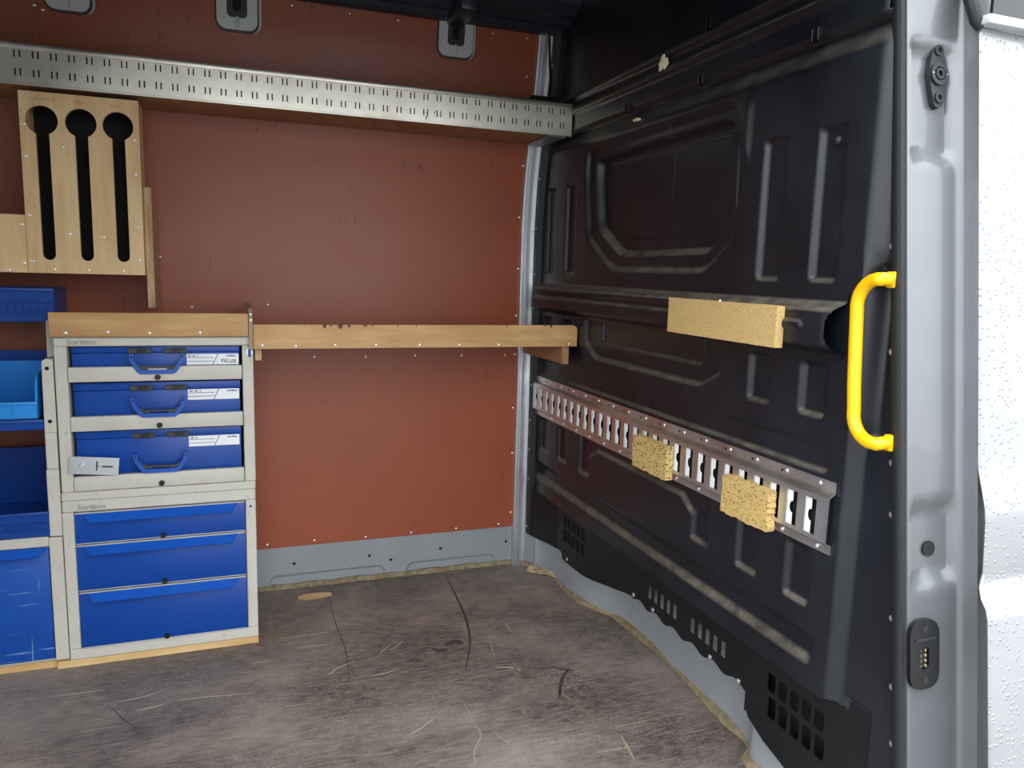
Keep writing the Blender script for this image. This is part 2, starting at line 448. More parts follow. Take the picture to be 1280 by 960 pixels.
ink['label'] = 'bare tan wood oval in the dark floor'
# dark rubber scuffs pressed into the floor film: own irregular outlines
def scuff(pts, w, mat):
    L = []; Rr = []
    for i, (x, y) in enumerate(pts):
        a = pts[max(i - 1, 0)]; b = pts[min(i + 1, len(pts) - 1)]; d = math.hypot(b[0] - a[0], b[1] - a[1])
        nx, ny = -(b[1] - a[1]) / d, (b[0] - a[0]) / d; ww = w[i]
        L.append((x + nx * ww, y + ny * ww)); Rr.append((x - nx * ww, y - ny * ww))
    return platef('scuff_mark', mat, fl, L + Rr[::-1], [], .0003, lambda u, v, w_: (u, v, .0001 + w_))
M['scuff'] = plain('dark_scuff', srgb(80, 68, 64), .6, 0, .3, 60); M['gouge'] = plain('pale_gouge', srgb(168, 148, 120), .8, 0, .3, 90)
M['scuff2'] = plain('brown_scuff', srgb(84, 72, 66), .6, 0, .2)

M['scuff2p'] = plain('grey_scuff', srgb(126, 112, 100), .7, 0, .25, 40); M['chalk'] = plain('chalky_scratch', srgb(186, 178, 164), .8, 0, .3, 90)
SCUFFS = [
    ([(-0.4, -0.03), (-0.415, -0.231), (-0.433, -0.406), (-0.466, -0.554), (-0.521, -0.695)], 0.0042, 'scuff'),
    ([(-0.542, -0.551), (-0.508, -0.536), (-0.489, -0.557)], 0.012, 'scuff'),
    ([(-0.583, -0.555), (-0.568, -0.576), (-0.538, -0.573)], 0.009, 'scuff'),
    ([(-0.293, -0.751), (-0.259, -0.786), (-0.235, -0.799)], 0.004, 'scuff'),
    ([(-0.246, -0.781), (-0.289, -0.831), (-0.331, -0.911)], 0.005, 'scuff'),
    ([(-0.821, -0.055), (-0.829, -0.286), (-0.825, -0.505), (-0.843, -0.692)], 0.0014, 'scuff2'),
    ([(-0.377, -0.712), (-0.332, -0.844), (-0.292, -1.001), (-0.275, -1.173)], 0.005, 'scuff2p'),
    ([(-0.378, -0.663), (-0.4, -0.787), (-0.435, -0.91), (-0.455, -0.979)], 0.006, 'scuff2p'),
    ([(-0.781, -0.659), (-0.745, -0.655), (-0.709, -0.648)], 0.002, 'chalk'),
    ([(-0.885, -0.618), (-0.859, -0.59), (-0.806, -0.563)], 0.0018, 'chalk'),
    ([(-0.895, -0.67), (-0.828, -0.68), (-0.758, -0.676)], 0.0012, 'gouge'),
    ([(-0.578, -0.955), (-0.577, -1.004), (-0.608, -1.054), (-0.627, -1.11)], 0.0022, 'gouge'),
    ([(-0.257, -1.11), (-0.263, -1.151), (-0.272, -1.202)], 0.003, 'gouge'),
    ([(-0.543, -1.001), (-0.532, -1.039), (-0.515, -1.071)], 0.0016, 'gouge'),
    ([(-0.739, -0.952), (-0.703, -0.932), (-0.662, -0.899)], 0.0014, 'chalk'),
    ([(-0.576, -0.865), (-0.577, -0.911), (-0.582, -0.953)], 0.0014, 'gouge'),
    ([(-0.437, -0.718), (-0.402, -0.728), (-0.376, -0.75)], 0.002, 'chalk'),
    ([(-0.322, -0.463), (-0.323, -0.498), (-0.325, -0.527)], 0.0016, 'chalk'),
    ([(-0.399, -0.531), (-0.415, -0.611), (-0.428, -0.667)], 0.0014, 'gouge'),
    ([(-0.733, -0.543), (-0.714, -0.519), (-0.696, -0.5)], 0.0014, 'chalk'),
    ([(-0.698, -0.534), (-0.673, -0.507), (-0.653, -0.488)], 0.0014, 'chalk'),
    ([(-1.403, -0.593), (-1.354, -0.589), (-1.299, -0.57)], 0.002, 'chalk'),
    ([(-1.357, -0.648), (-1.322, -0.645), (-1.295, -0.638)], 0.002, 'chalk'),
    ([(-1.267, -0.632), (-1.192, -0.636), (-1.076, -0.653)], 0.0014, 'chalk'),
    ([(-1.414, -0.619), (-1.38, -0.684), (-1.349, -0.728)], 0.0016, 'scuff'),
    ([(-0.034, -1.037), (0.085, -1.026), (0.138, -1.091)], 0.0012, 'chalk'),
    ([(-1.571, -0.52), (-1.508, -0.521), (-1.444, -0.521)], 0.0014, 'chalk'),
]
def curve(p, n=14):
    out = []
    for i in range(n):
        t = i / (n - 1) * (len(p) - 1); k = min(int(t), len(p) - 2); f = t - k
        a = p[max(k - 1, 0)]; b = p[k]; c_ = p[k + 1]; d = p[min(k + 2, len(p) - 1)]
        out.append(tuple(.5 * (2 * b[j] + (c_[j] - a[j]) * f + (2 * a[j] - 5 * b[j] + 4 * c_[j] - d[j]) * f * f + (3 * b[j] - a[j] - 3 * c_[j] + d[j]) * f ** 3) for j in (0, 1)))
    return out
def taper(n, w): return [w * (.25 + .75 * math.sin(math.pi * (i + .5) / n)) for i in range(n)]
for P_, w_, m_ in SCUFFS: scuff(curve(P_), taper(14, w_), m_)

# sealant bead along wall and sill
bm = bmesh.new()
tube(bm, [(-1.045 + .02 * i, .002 + .004 * math.sin(i * 1.9), .004 + .002 * math.sin(i * .9)) for i in range(0, 48)], .012, 8, .7)
tube(bm, [(x + .003 * math.sin(i * 2), y, .004) for i, (x, y) in enumerate(sill)], [.013 + .005 * math.sin(i * 1.7) for i in range(len(sill))], 8)
st(fin(bm, 'trim_1', 'sealant', None), 'tan sealant bead around the floor edge')

# lined far side wall
wb = box('wall_back', 'shell', None, -2.9, .1, .06, .09, -.1, 2.05, 0)
st(wb, 'van side wall lined with red film-faced plywood')
def sheet(x0, x1, z0, z1, mat, name, dy=0.):
    zs = [z for z in np.linspace(z0, z1, 40)]
    bm = bmesh.new()
    rows = [[bm.verts.new((x, Yw(z) + dy + t, z)) for x, t in ((x0, 0), (x1, 0), (x1, .012), (x0, .012))] for z in zs]
    for A, B in zip(rows, rows[1:]):
        for k in range(4): bm.faces.new((A[k], A[(k + 1) % 4], B[(k + 1) % 4], B[k]))
    bm.faces.new(rows[0][::-1]); bm.faces.new(rows[-1])
    return fin(bm, name, mat, wb)
sheet(-1.583, -.130, .148, 1.895, 'red', 'plywood_sheet')
sheet(-2.88, -1.584, .148, 1.895, 'brown', 'plywood_sheet', .003)
for x, z in ((-1.014, .162), (-.859, .162), (-.683, .158), (-.52, .158), (-.352, .158), (-.187, .16), (-.997, .97), (-.14, .201), (-.14, .431), (-.143, .601), (-.142, .80), (-.14, .939), (-.138, 1.108), (-.14, 1.289), (-.14, 1.464), (-1.03, .799), (-.853, .799), (-.683, .797), (-.511, .80), (-.343, .798), (-.18, .797), (-1.225, .96), (-1.311, 1.113), (-1.59, 1.775), (-1.57, 1.765), (-.16, 1.745), (-.17, 1.862), (-.29, 1.862), (-.60, 1.862), (-.75, 1.862), (-.92, 1.862)):
    scY(SCREW, 'screw', wb, x, Yw(z) + (.003 if x < -1.583 else 0), z)

# grey steel strip under the plywood, with two pressed arches
us = np.arange(-1.08, -.128, .0035); vs = np.arange(-.012, .1495, .0035)
U, V = np.meshgrid(us, vs)
D = -(rec(sd_rect(U, V, -1.012, -.612, -.10, .047, .03), .006, .006) + rec(sd_rect(U, V, -.536, -.193, -.10, .045, .03), .006, .006))
bb = field('baseboard_back', 'greybody', None, us, vs, D, lambda u, v, d: (u, .004 - d, v))
st(bb, 'grey steel strip with pressed arches below the red plywood')
for x, z in ((-.927, .085), (-.669, .086), (-.592, .063), (-.409, .086), (-.154, .088)): scY(DARKH, 'drill_hole', bb, x, .0038, z)
box('steel_backing', 'greybody', bb, -2.88, -1.08, .004, .02, 0, .147, 0)

# roof rail and ceiling
bm = bmesh.new()
prof = [(-.105, 1.885), (-.125, 1.872), (-.150, 1.876), (-.165, 1.892), (-.185, 1.892), (-.200, 1.905), (-.235, 1.908), (-.27, 1.935), (-.29, 1.975), (-.10, 1.99)]
A = [bm.verts.new((-2.88, y, z)) for y, z in prof]; B = [bm.verts.new((-.05, y, z)) for y, z in prof]
for k in range(len(prof)): bm.faces.new((A[k], A[(k + 1) % len(prof)], B[(k + 1) % len(prof)], B[k]))
bm.faces.new(A[::-1]); bm.faces.new(B)
st(fin(bm, 'trim_2', 'blackroof', None, .2), 'dark roof rail along the top of the red wall')
ce = box('ceiling', 'blackroof', None, -2.9, .6, -1.62, -.02, 1.985, 2.03, 0); st(ce, 'dark van roof seen from below')
for x in (-2.35, -1.30, -.42):
    bm = bmesh.new()
    bbox(bm, x - .045, x + .045, -1.55, -.20, 1.945, 1.986, .012, 2); bbox(bm, x - .032, x + .032, -.29, -.11, 1.862, 1.96, .015, 2)
    fin(bm, 'roof_bow', 'blackroof', ce)

# the rest of the shell (outside the frame, it shades the inside)
bm = bmesh.new(); bbox(bm, -2.95, -2.9, -.82, .1, -.1, 2.03); bbox(bm, -2.95, -2.9, -1.75, -1.55, -.1, 2.03); bbox(bm, -2.95, -2.9, -1.55, -.82, 1.80, 2.03); wl = fin(bm, 'wall_left', 'shell'); st(wl, 'unseen rear end of the van interior with a gap added to let light in')  # rear gap is invented, added to bring more light onto the rail
bm = bmesh.new(); bbox(bm, -2.9, -1.42, -1.70, -1.62, -.1, 2.03); bbox(bm, -1.42, .2, -1.62, -1.54, 1.74, 2.03)
st(fin(bm, 'wall_front', 'shell', None), 'near side wall and header above the sliding door opening')
stp = box('door_sill', 'greybody', fl, -1.42, .1, -1.74, -1.70, -.4, -.005, .004)

# corner strip
bm = bmesh.new()
sweepz(bm, [(-.133, -.002), (-.128, -.006), (-.118, -.006), (-.114, -.016), (-.106, -.016), (-.102, -.007), (-.088, -.009), (-.084, -.002), (-.084, .02), (-.133, .02)], list(np.linspace(.0, 1.90, 45)), lambda z, i: (.006 * math.exp(-((z - .33) / .03) ** 2) * (i in (3, 4)), Yw(z) - .012))
cs = st(fin(bm, 'trim_3', 'stripmetal', None, .4), 'bare metal corner strip between red wall and black bulkhead')
for z in (.42, .62, .80, .98, 1.10, 1.24, 1.40): scY(SCREW, 'screw', cs, -.095, Yw(z) - .020, z)
bm = bmesh.new(); bbox(bm, -.070, -.035, -.085, -.02, 0, .16, .006, 2); bbox(bm, -.062, -.045, -.091, -.083, .02, .11, .003)
fin(bm, 'corner_foot', 'greybody', cs)

# ---------------------------------------------------------------- bulkhead
XB = -.07
us = np.arange(-1.735, -.018, .004); vs = np.arange(.02, 2.0, .004)
U, V = np.meshgrid(us, vs)
D = np.zeros_like(U)
mir = lambda y: -1.570 - y
wout = [(-.385, 1.485), (-1.135, 1.490), (-1.182, 1.42), (-1.184, 1.25), (-1.158, 1.178), (-1.055, 1.102), (-.579, 1.102), (-.410, 1.20), (-.375, 1.40)]
wmid = [(-.43, 1.447), (-1.105, 1.455), (-1.148, 1.41), (-1.150, 1.247), (-1.049, 1.150), (-.605, 1.147), (-.458, 1.23), (-.425, 1.40)]
winn = [(-.49, 1.424), (-1.095, 1.424), (-1.114, 1.40), (-1.124, 1.235), (-1.06, 1.198), (-.64, 1.195), (-.53, 1.235), (-.487, 1.40)]
D += rec(sd_conv(U, V, wout, .008), .014, .022) + rec(sd_conv(U, V, wmid, .006), .024, .020)
D -= rec(sd_conv(U, V, winn, .005), .005, .007)
for a, b in ((-1.243, -1.323), (-1.403, -1.481)):
    for q in (0, 1):
        y0, y1 = (a, b) if q == 0 else (mir(a), mir(b))
        D += rec(sd_rect(U, V, y0, y1, 1.092, 1.386, .014), .011, .013)
        D += rec(sd_rect(U, V, y0, y1, .836, .948, .014), .011, .013)
        D += rec(sd_rect(U, V, y0, y1, .460, .585, .014), .011, .013)
T = [(-.418, 1.0), (-.418, .885), (-.50, .836), (-1.068, .836), (-1.150, .88), (-1.150, 1.0)]
D += rec(sd_conv(U, V, T, .004), .013, .014)
D += rec(sd_rect(U, V, -.52, -1.062, .885, 1.05, .02), .008, .012)
D += rec(sd_rect(U, V, -.06, -1.506, .734, .796, .02), .009, .012)
sa = np.minimum.reduce([sd_conv(U, V, [(-.415, .61), (-1.145, .61), (-1.145, .575), (-1.10, .553), (-.46, .553), (-.415, .575)], .004), sd_rect(U, V, -.415, -.498, .460, .61, .012), sd_rect(U, V, -1.064, -1.145, .460, .61, .012), sd_conv(U, V, [(-.45, .60), (-.45, .535), (-.50, .527), (-.55, .556), (-.55, .60)], .003), sd_conv(U, V, [(-1.11, .60), (-1.11, .535), (-1.062, .52), (-1.01, .556), (-1.01, .60)], .003)])
D += rec(sa, .012, .014)
D += rec(sd_rect(U, V, -.03, -1.504, .346, .420, .02), .016, .024)
D += .018 * sstep((V - 1.492) / .05) * (V < 1.545) - .004 * (V >= 1.545)     # shoulder above the blind window, then the upper sheet
D -= .010 * np.exp(-((V - 1.604) / .007) ** 2) + .012 * np.exp(-((V - 1.645) / .007) ** 2)
D += .022 * sstep((V - 1.65) / .02)
D -= .010 * np.exp(-((U + 1.19) / .012) ** 2) * sstep((V - 1.30) / .1) * sstep((1.50 - V) / .05)   # pinched rib beside the window
hi = sstep((V - 1.12) / .04)
D += .022 * (hi * sstep((-1.535 - U) / .045) + (1 - hi) * sstep((-1.540 - U) / .03))
D += rec(sd_rect(U, V, -1.545, -1.66, .80, 1.135, .03), .020, .03)
D += rec(sd_rect(U, V, -1.57, -1.638, .20, .333, .012), .008, .010)
jx = np.vectorize(lambda z: Yj(z))(V)
def keep(u, v):
    yj = -1.64 - .125 * (.92 - v)
    cut = sd_rect(u, v, -1.62, .2, -.2, .308, .075)
    return (cut > 0) & (u > yj + .012)
wr = field('wall_right', 'black', None, us, vs, D, lambda u, v, d: (XB + d, u, v), keep)
st(wr, 'black lacquered steel bulkhead with pressed recesses')
box('shade_sheet', 'void', wr, .075, .09, -1.55, .05, -.1, 2.0, 0)  # dark sheet added behind the bulkhead so gaps read as shade
bm = bmesh.new(); bbox(bm, XB + .001, .0, -1.54, -.03, .302, .309); fin(bm, 'lower_lip', 'black', wr)
# flange with rivets at the corner
bm = bmesh.new(); sweepz(bm, [(-.088, -.02), (-.088, -.034), (-.072, -.046), (-.05, -.046), (-.05, -.02)], list(np.linspace(.13, 1.88, 36)), lambda z, i: (0, Yw(z) - .01))
ff = fin(bm, 'corner_flange', 'skirt', wr)
for z in (.155, .34, .45, .56, .69, .83, .97, 1.09, 1.25, 1.42, 1.66, 1.78): scX(SCREW, 'screw', wr, -.088, Yw(z) - .038, z)
for k in range(14): scX(DARKH, 'drill_hole', wr, XB + .0085, -.144 - .0996 * k, .7565)
DB = BIGSC.copy(); DB.materials.clear(); DB.materials.append(M['insert'])
o = scX(DB, 'bolt_head', wr, XB + .010, -1.445, 1.354); o.scale = (1.5, 1.5, 2.2)
for y, z in ((-.653, 1.552), (-1.008, 1.552), (-1.382, 1.552), (-1.027, 1.668)):
    for dy in (-.008, .008): box('clip_tab', 'blackpl', wr, XB - .012, XB + (.018 if z > 1.6 else .004), y + dy - .003, y + dy + .003, z - .012, z + .012, .001)
# screws along the door edge
for z in (.30, .40, .52, .70, .79, .98, 1.16): scX(BIGSC, 'screw_head', wr, XB + .0215, Yj(z) + .030, z)

# hat-section cross bar
us = np.arange(-1.520, -.060, .004); vs = np.arange(.953, 1.0805, .004); U, V = np.meshgrid(us, vs)
H = np.minimum(sstep((1.062 - V) / .020), sstep((V - .962) / .018))
H *= (.86 + .14 * sstep((U + 1.52) / .03)) * sstep((-.072 - U) / .02)
H = H * .040 - .010 * np.exp(-((V - 1.022) / .007) ** 2) * ((U > -.98)) * (H > .5) + rec(sd_rect(U, V, -1.38, -1.452, 1.004, 1.026, .01), .006, .006) * (H > .5)
def barkeep(u, v): return (sd_rect(u, v, -1.518, -.06, .953, 1.0805, .02) < 0) & (np.hypot(u + 1.548, v - 1.012) > .046)
cb = field('cross_bar', 'black', wr, us, vs, H, lambda u, v, d: (XB - .003 - d, u, v), barkeep)
cb['label'] = 'horizontal pressed cross bar'
bm = bmesh.new(); cyl(bm, (XB - .0438, -1.474, 1.014), (XB - .040, -1.474, 1.014), .009, None, 20); fin(bm, 'bar_hole', 'void', cb)

# lower skirts with vents
def skirt(name, outer, holes, x, bend=None):
    f = (lambda u, v, w: (x + w, u, v)) if bend is None else bend
    return platef(name, 'skirt', wr, outer, holes, .003, f)
lin = lambda u, v, w: (-.085 + (-.035 + .085) * min(1, max(0, (-.03 - u) / .17)) + w, u, v)
skirt('vent_skirt', [(-.03, .312), (-.20, .312), (-.20, .121), (-.15, .124), (-.10, .122), (-.03, .125)], [], 0, lin)
vent = lambda y0, y1, n, z0, z1, g=.006: [rrect(y0 - (y0 - y1) * k / n - (y0 - y1) / n + g / 2, y0 - (y0 - y1) * k / n - g / 2, z0, z1, .004, 2) for k in range(n)]
b1 = [(-.20, .312), (-.20, .121), (-.232, .124), (-.245, .118), (-.25, .102), (-.285, .100), (-.334, .102), (-.40, .104), (-.452, .110), (-.52, .124), (-.60, .142), (-.654, .153), (-.71, .166), (-.745, .171)]
wav = [(-.745 - .535 * t, .172 - .006 * math.cos(t * 2 * math.pi * 6)) for t in np.linspace(.02, 1, 60)]
skirt('vent_skirt', b1 + wav + [(-1.28, .312)], vent(-.25, -.425, 5, .222, .262) + vent(-.25, -.425, 5, .172, .212) + vent(-.825, -.985, 5, .203, .243, .012) + vent(-1.036, -1.198, 5, .203, .243, .012), -.035)
o3 = [(-1.282, .315), (-1.282, .15), (-1.286, .132), (-1.297, .118), (-1.35, .095), (-1.43, .075), (-1.50, .055), (-1.56, .04), (-1.635, .03), (-1.635, .315)]
skirt('vent_skirt', o3, vent(-1.346, -1.525, 5, .216, .256, .010) + vent(-1.352, -1.531, 5, .158, .204, .010), -.041)
box('vent_shade', 'void', wr, .0, .001, -1.60, -1.31, .10, .300, 0); box('vent_shade', 'void', wr, -.029, -.028, -.44, -.235, .15, .300, 0)  # dark sheets put behind the vents where only shade lies
box('skirt_side', 'skirt', wr, -.041, -.030, -1.2825, -1.2795, .125, .312, .001)
for y, z in ((-.292, .115), (-.755, .18), (-.863, .182), (-1.134, .180), (-1.247, .178)): scX(BIGSC, 'screw_head', wr, -.035, y, z)
scX(BIGSC, 'screw_head', wr, -.041, -1.47, .095)

# grey body sill behind the skirts
bm = bmesh.new(); zs = [-.02, .02, .06, .10, .16, .19, .212]; n = len(sill)
fine = []
for (xa, ya), (xb, yb) in zip(sill, sill[1:]):
    for t in (0, .25, .5, .75): fine.append((xa + (xb - xa) * t, ya + (yb - ya) * t))
for _ in range(4): fine = [fine[0]] + [((fine[i - 1][0] + 2 * fine[i][0] + fine[i + 1][0]) / 4, (fine[i - 1][1] + 2 * fine[i][1] + fine[i + 1][1]) / 4) for i in range(1, len(fine) - 1)] + [fine[-1]]
rows = [[bm.verts.new((x + .06 * max(0, z) - .004, y, z if y > -1.30 else z * .6)) for x, y in fine] for z in zs]
for A, B in zip(rows, rows[1:]):
    for k in range(len(fine) - 1): bm.faces.new((A[k], A[k + 1], B[k + 1], B[k]))
o = fin(bm, 'baseboard_right', 'greybody', None, 1.0); st(o, 'grey painted body sill curving below the bulkhead')

# ---------------------------------------------------------------- door pillar, seal, front door
def pocket(z): return .016 * (float(sstep((z - 1.30) / .025)) * float(sstep((1.505 - z) / .025)) + .7 * float(sstep((z - .575) / .03)) * float(sstep((.735 - z) / .03)))
jp = [(-.046, .034), (-.048, .004), (-.047, 0), (-.038, 0), (-.030, .001), (.0, .001), (.035, .001), (.055, .001), (.063, 0), (.069, -.003), (.072, -.010), (.0745, -.022), (.077, -.032), (.10, -.030), (.13, -.02), (.13, .06), (-.018, .06)]
bm = bmesh.new(); sweepz(bm, jp, list(np.linspace(-.12, 2.0, 160)), lambda z, i: (0, Yj(z) + (pocket(z) if 4 <= i <= 7 else 0)))
pil = st(fin(bm, 'trim_4', 'silver', None, .9), 'silver painted door pillar at the front of the sliding door opening')
bm = bmesh.new(); sweepz(bm, [(-.062, .012), (-.062, .003), (-.059, -.002), (-.055, -.001), (-.053, .002), (-.050, 0), (-.047, .003), (-.044, .03), (-.050, .03)], list(np.linspace(-.05, 1.97, 60)), lambda z, i: (0, Yj(z) + .002))
st(fin(bm, 'trim_5', 'rubber', None, .7), 'black rubber door seal running up the silver pillar')
# front door skin
zz = [-.10, .30, .545, .562, .575, .590, .603, .615, .70, .722, .735, .77, .785, .80, 1.0, 1.2, 1.4, 1.525]
oo = [-.076, -.076, -.074, -.070, -.058, -.048, -.046, -.048, -.052, -.051, -.049, -.042, -.039, -.038, -.038, -.038, -.038, -.038]
bm = bmesh.new()
e0 = [float(np.interp(z, [.545, .562, .575, .59, .603, .62], [.052, .053, .057, .065, .072, .074])) for z in zz]
rows = []
for z, o_, e_ in zip(zz, oo, e0):
    y = Yj(z) + o_
    rows.append([bm.verts.new(p) for p in ((e_ + .03, y + .012, z), (e_ + .004, y + .008, z), (e_, y + .003, z), (e_ + .003, y, z), (e_ + .02, y, z), (1.2, y + .02, z), (1.2, y + .03, z))])
for A, B in zip(rows, rows[1:]):
    for k in range(6): bm.faces.new((A[k], A[k + 1], B[k + 1], B[k]))
dr1 = st(fin(bm, 'door_1', 'door', None, .5), 'wet silver front door skin beside the pillar')
y = Yj(1.54)
bm = bmesh.new(); bbox(bm, .066, 1.2, y - .062, y - .03, 1.526, 1.542, .004, 2); fin(bm, 'belt_trim', 'palegrey', dr1)
bm = bmesh.new(); bbox(bm, .09, 1.2, y - .046, y - .04, 1.541, 1.95); fin(bm, 'side_glass', 'glass', dr1)
bm = bmesh.new(); tube(bm, [(.062, y - .012, 1.60), (.064, y - .03, 1.56), (.066, y - .038, 1.535), (.072, y - .040, 1.522)], [.010, .012, .011, .006], 10); fin(bm, 'gasket_end', 'rubber', dr1)

# striker on the pillar
z0 = 1.452; yy = Yj(z0) + pocket(z0)
JR = Matrix.Translation((.030, yy, z0)) @ Matrix.Rotation(-math.atan(.125), 4, 'X') 
def jm(u, v, w): return JR @ Vector((u, -.0005 + w, v))
t = thing('door_striker', (.030, yy - .004, 1.40), 'dark grey oval guide plate with three round sockets high on the pillar', 'door striker')
outl = [(.012 * math.cos(a), .044 + .013 * math.sin(a)) for a in np.linspace(.2, math.pi - .2, 8)] + [(-.019, .010), (-.021, 0), (-.019, -.010)] + [(.012 * math.cos(a), -.044 + .013 * math.sin(a)) for a in np.linspace(math.pi + .2, 2 * math.pi - .2, 8)] + [(.019, -.010), (.021, 0), (.019, .010)]
platef('base_plate', 'insert', t, outl, [], -.009, jm)
def ring(name, cx, cy, r0, r1, w0, w1, mat, par): return platef(name, mat, par, circ(cx, cy, r0, 24), [circ(cx, cy, r1, 24)], w1 - w0, lambda u, v, w: jm(u, v, w0 + w))
for cy in (.040, -.040):
    ring('socket', 0, cy, .009, .005, -.009, -.012, 'insert', t)
    platef('socket_hole', 'void', t, circ(0, cy, .003, 12), [], -.0005, lambda u, v, w: jm(u, v, -.0092 + w))
ring('guide_ring', 0, 0, .019, .012, -.009, -.013, 'insert', t); ring('guide_ring', 0, 0, .0095, .005, -.009, -.014, 'insert', t)
platef('guide_hole', 'void', t, circ(0, 0, .005, 14), [], -.0005, lambda u, v, w: jm(u, v, -.0092 + w))
for cx in (-.0155, .0155): platef('pin', 'screw', t, circ(cx, 0, .0013, 8), [], -.0006, lambda u, v, w: jm(u, v, -.0132 + w))
# rubber grommet
z0 = .643; JR2 = Matrix.Translation((.011, Yj(z0) + pocket(z0), z0)) @ Matrix.Rotation(-math.atan(.125), 4, 'X')
def jm2(u, v, w): return JR2 @ Vector((u, -.0005 + w, v))
gt = thing('rubber_grommet', (.011, Yj(z0), .632), 'small round black rubber plug in the silver pillar', 'plug')
platef('cap', 'blackpl', gt, circ(0, 0, .0135, 24), [], -.003, jm2); platef('dimple', 'void', gt, circ(0, 0, .002, 10), [], -.0006, lambda u, v, w: jm2(u, v, -.003 + w))
# contact plate
z0 = .470; JR3 = Matrix.Translation((-.017, Yj(z0), z0)) @ Matrix.Rotation(-math.atan(.125), 4, 'X')
def jm3(u, v, w): return JR3 @ Vector((u, -.0012 + w, v))
ct = thing('contact_plate', (-.017, Yj(.41), .408), 'black oblong contact plate with brass pins low on the pillar', 'contact plate')
platef('plate', 'blackpl', ct, rrect(-.033, .033, -.060, .060, .026, 6), [rrect(-.009, .010, -.026, .012, .007, 4)], -.008, jm3)
platef('socket_back', 'void', ct, rrect(-.012, .013, -.030, .016, .006), [], -.001, lambda u, v, w: jm3(u, v, .0005 + w))
for cy in (.044, -.044):
    platef('screw_recess', 'insert', ct, circ(0, cy, .006, 14), [], -.001, lambda u, v, w: jm3(u, v, -.008 + w))
platef('ridge', 'insert', ct, rrect(-.022, .022, .024, .029, .002, 2), [], -.002, lambda u, v, w: jm3(u, v, -.008 + w))
M['brass'] = plain('pale_brass', srgb(196, 178, 140), .35, .6)
for i in range(4):
    for sx_ in (-.005, .006): platef('contact_pin', 'brass', ct, rrect(sx_ - .002, sx_ + .002, .006 - i * .009 - .003, .006 - i * .009 + .002, .0008, 1), [], -.003, lambda u, v, w: jm3(u, v, -.001 + w))

# ================================================================ THINGS
# --- upper galvanised shelf
t = thing('steel_shelf', (-.85, -.15, 1.52), 'long galvanised steel shelf with slotted front lip high on the red wall', 'shelf')
holes = []
for k in range(38):
    xc = -1.598 + .04013 * k
    for zc in (1.602, 1.558):
        for dx in (-.0058, .0058): holes.append([(xc + dx - .0017, zc - .009), (xc + dx + .0017, zc - .009), (xc + dx + .0017, zc + .009), (xc + dx - .0017, zc + .009)])
platef('front_lip', 'galv', t, [(-2.3, 1.531), (-.079, 1.531), (-.079, 1.615), (-2.3, 1.615)], holes, .002, onY(-.292))
box('lip_shade', 'void', t, -2.3, -.082, -.284, -.282, 1.533, 1.612, 0)  # dark sheet behind the slots, their shade put into its colour
bm = bmesh.new(); bbox(bm, -2.3, -.079, -.297, -.285, 1.613, 1.628, .004, 2); fin(bm, 'hem', 'galv', t)
bm = bmesh.new(); bbox(bm, -2.3, -.079, -.2935, -.2905, 1.527, 1.533, .001); fin(bm, 'lower_edge', 'galv', t)
box('shelf_board', 'plyshade', t, -2.3, -.082, -.28, -.055, 1.534, 1.546, .001)
box('bracket', 'stripmetal', t, -.150, -.09, -.27, -.06, 1.526, 1.532, .001)
bm = bmesh.new()
for k in range(7):
    a = k * .9; tube(bm, [(-.54 + .010 * math.cos(a), -.2925, 1.556 + .010 * math.sin(a)), (-.54 + (.016 + .006 * (k % 3)) * math.cos(a + .4), -.2935, 1.556 + .022 * math.sin(a + .4))], .0016, 6)
fin(bm, 'dent', 'galv', t)
# cable bundle at its end
c_ = thing('black_clip', (-.16, -.17, 1.628), 'black cable clip lying on the right end of the steel shelf', 'clip')
bm = bmesh.new(); bbox(bm, -.19, -.10, -.215, -.16, 1.629, 1.662, .010, 2); bbox(bm, -.215, -.19, -.20, -.18, 1.629, 1.650, .005); fin(bm, 'body', 'blackpl', c_)
bm = bmesh.new(); tube(bm, [(-.12, -.19, 1.66), (-.105, -.17, 1.71), (-.108, -.16, 1.78), (-.11, -.155, 1.87)], .004, 8); fin(bm, 'cable', 'blackpl', c_)

# --- three roof mounts above the shelf
def mount(xc, zb, w, label):
    yy = Yw(zb + .05); t = thing('roof_mount', (xc, yy, zb), label, 'bracket', 'grey roof mounts above the steel shelf')
    s = (Yw(zb + .1) - Yw(zb)) / .1
    f = lambda d: (lambda u, v, w_: (u, yy + s * (v - zb - .05) - d - w_, v))
    platef('frame', 'palegrey', t, rrect(xc - w, xc + w, zb, zb + .135, .026, 5, (0, 0, 1, 1)), [rrect(xc - w * .50, xc + w * .50, zb + .032, zb + .140 - .01, .012, 3)], .012, f(.004))
    platef('rim', 'insert', t, rrect(xc - w - .003, xc + w + .005, zb - .004, zb + .135, .028, 5, (0, 0, 1, 1)), [], .004, f(.0005))
    platef('outer_rim', 'palegrey', t, rrect(xc - w + .02, xc + w + .012, zb - .002, zb + .135, .028, 5, (0, 0, 1, 1)), [], .001, f(-.0005))
    platef('insert', 'insert', t, rrect(xc - w * .50, xc + w * .50, zb + .032, zb + .13, .012, 3), [rrect(xc - w * .2, xc + w * .2, zb + .05, zb + .11, w * .19, 5)], .006, f(.005))
    platef('slot', 'void', t, rrect(xc - w * .22, xc + w * .22, zb + .046, zb + .114, w * .2, 5), [], .001, f(.0045))
    bm = bmesh.new(); cyl(bm, (xc, yy - .019 + s * -.04, zb + .008), (xc, yy - .019 + s * -.015, zb + .034), .0045, None, 12); fin(bm, 'pin', 'palegrey', t)
mount(-1.508, 1.767, .054, 'leftmost of the three pale grey roof mounts, cut by the top edge')
mount(-1.074, 1.772, .056, 'middle pale grey roof mount with dark slotted insert')
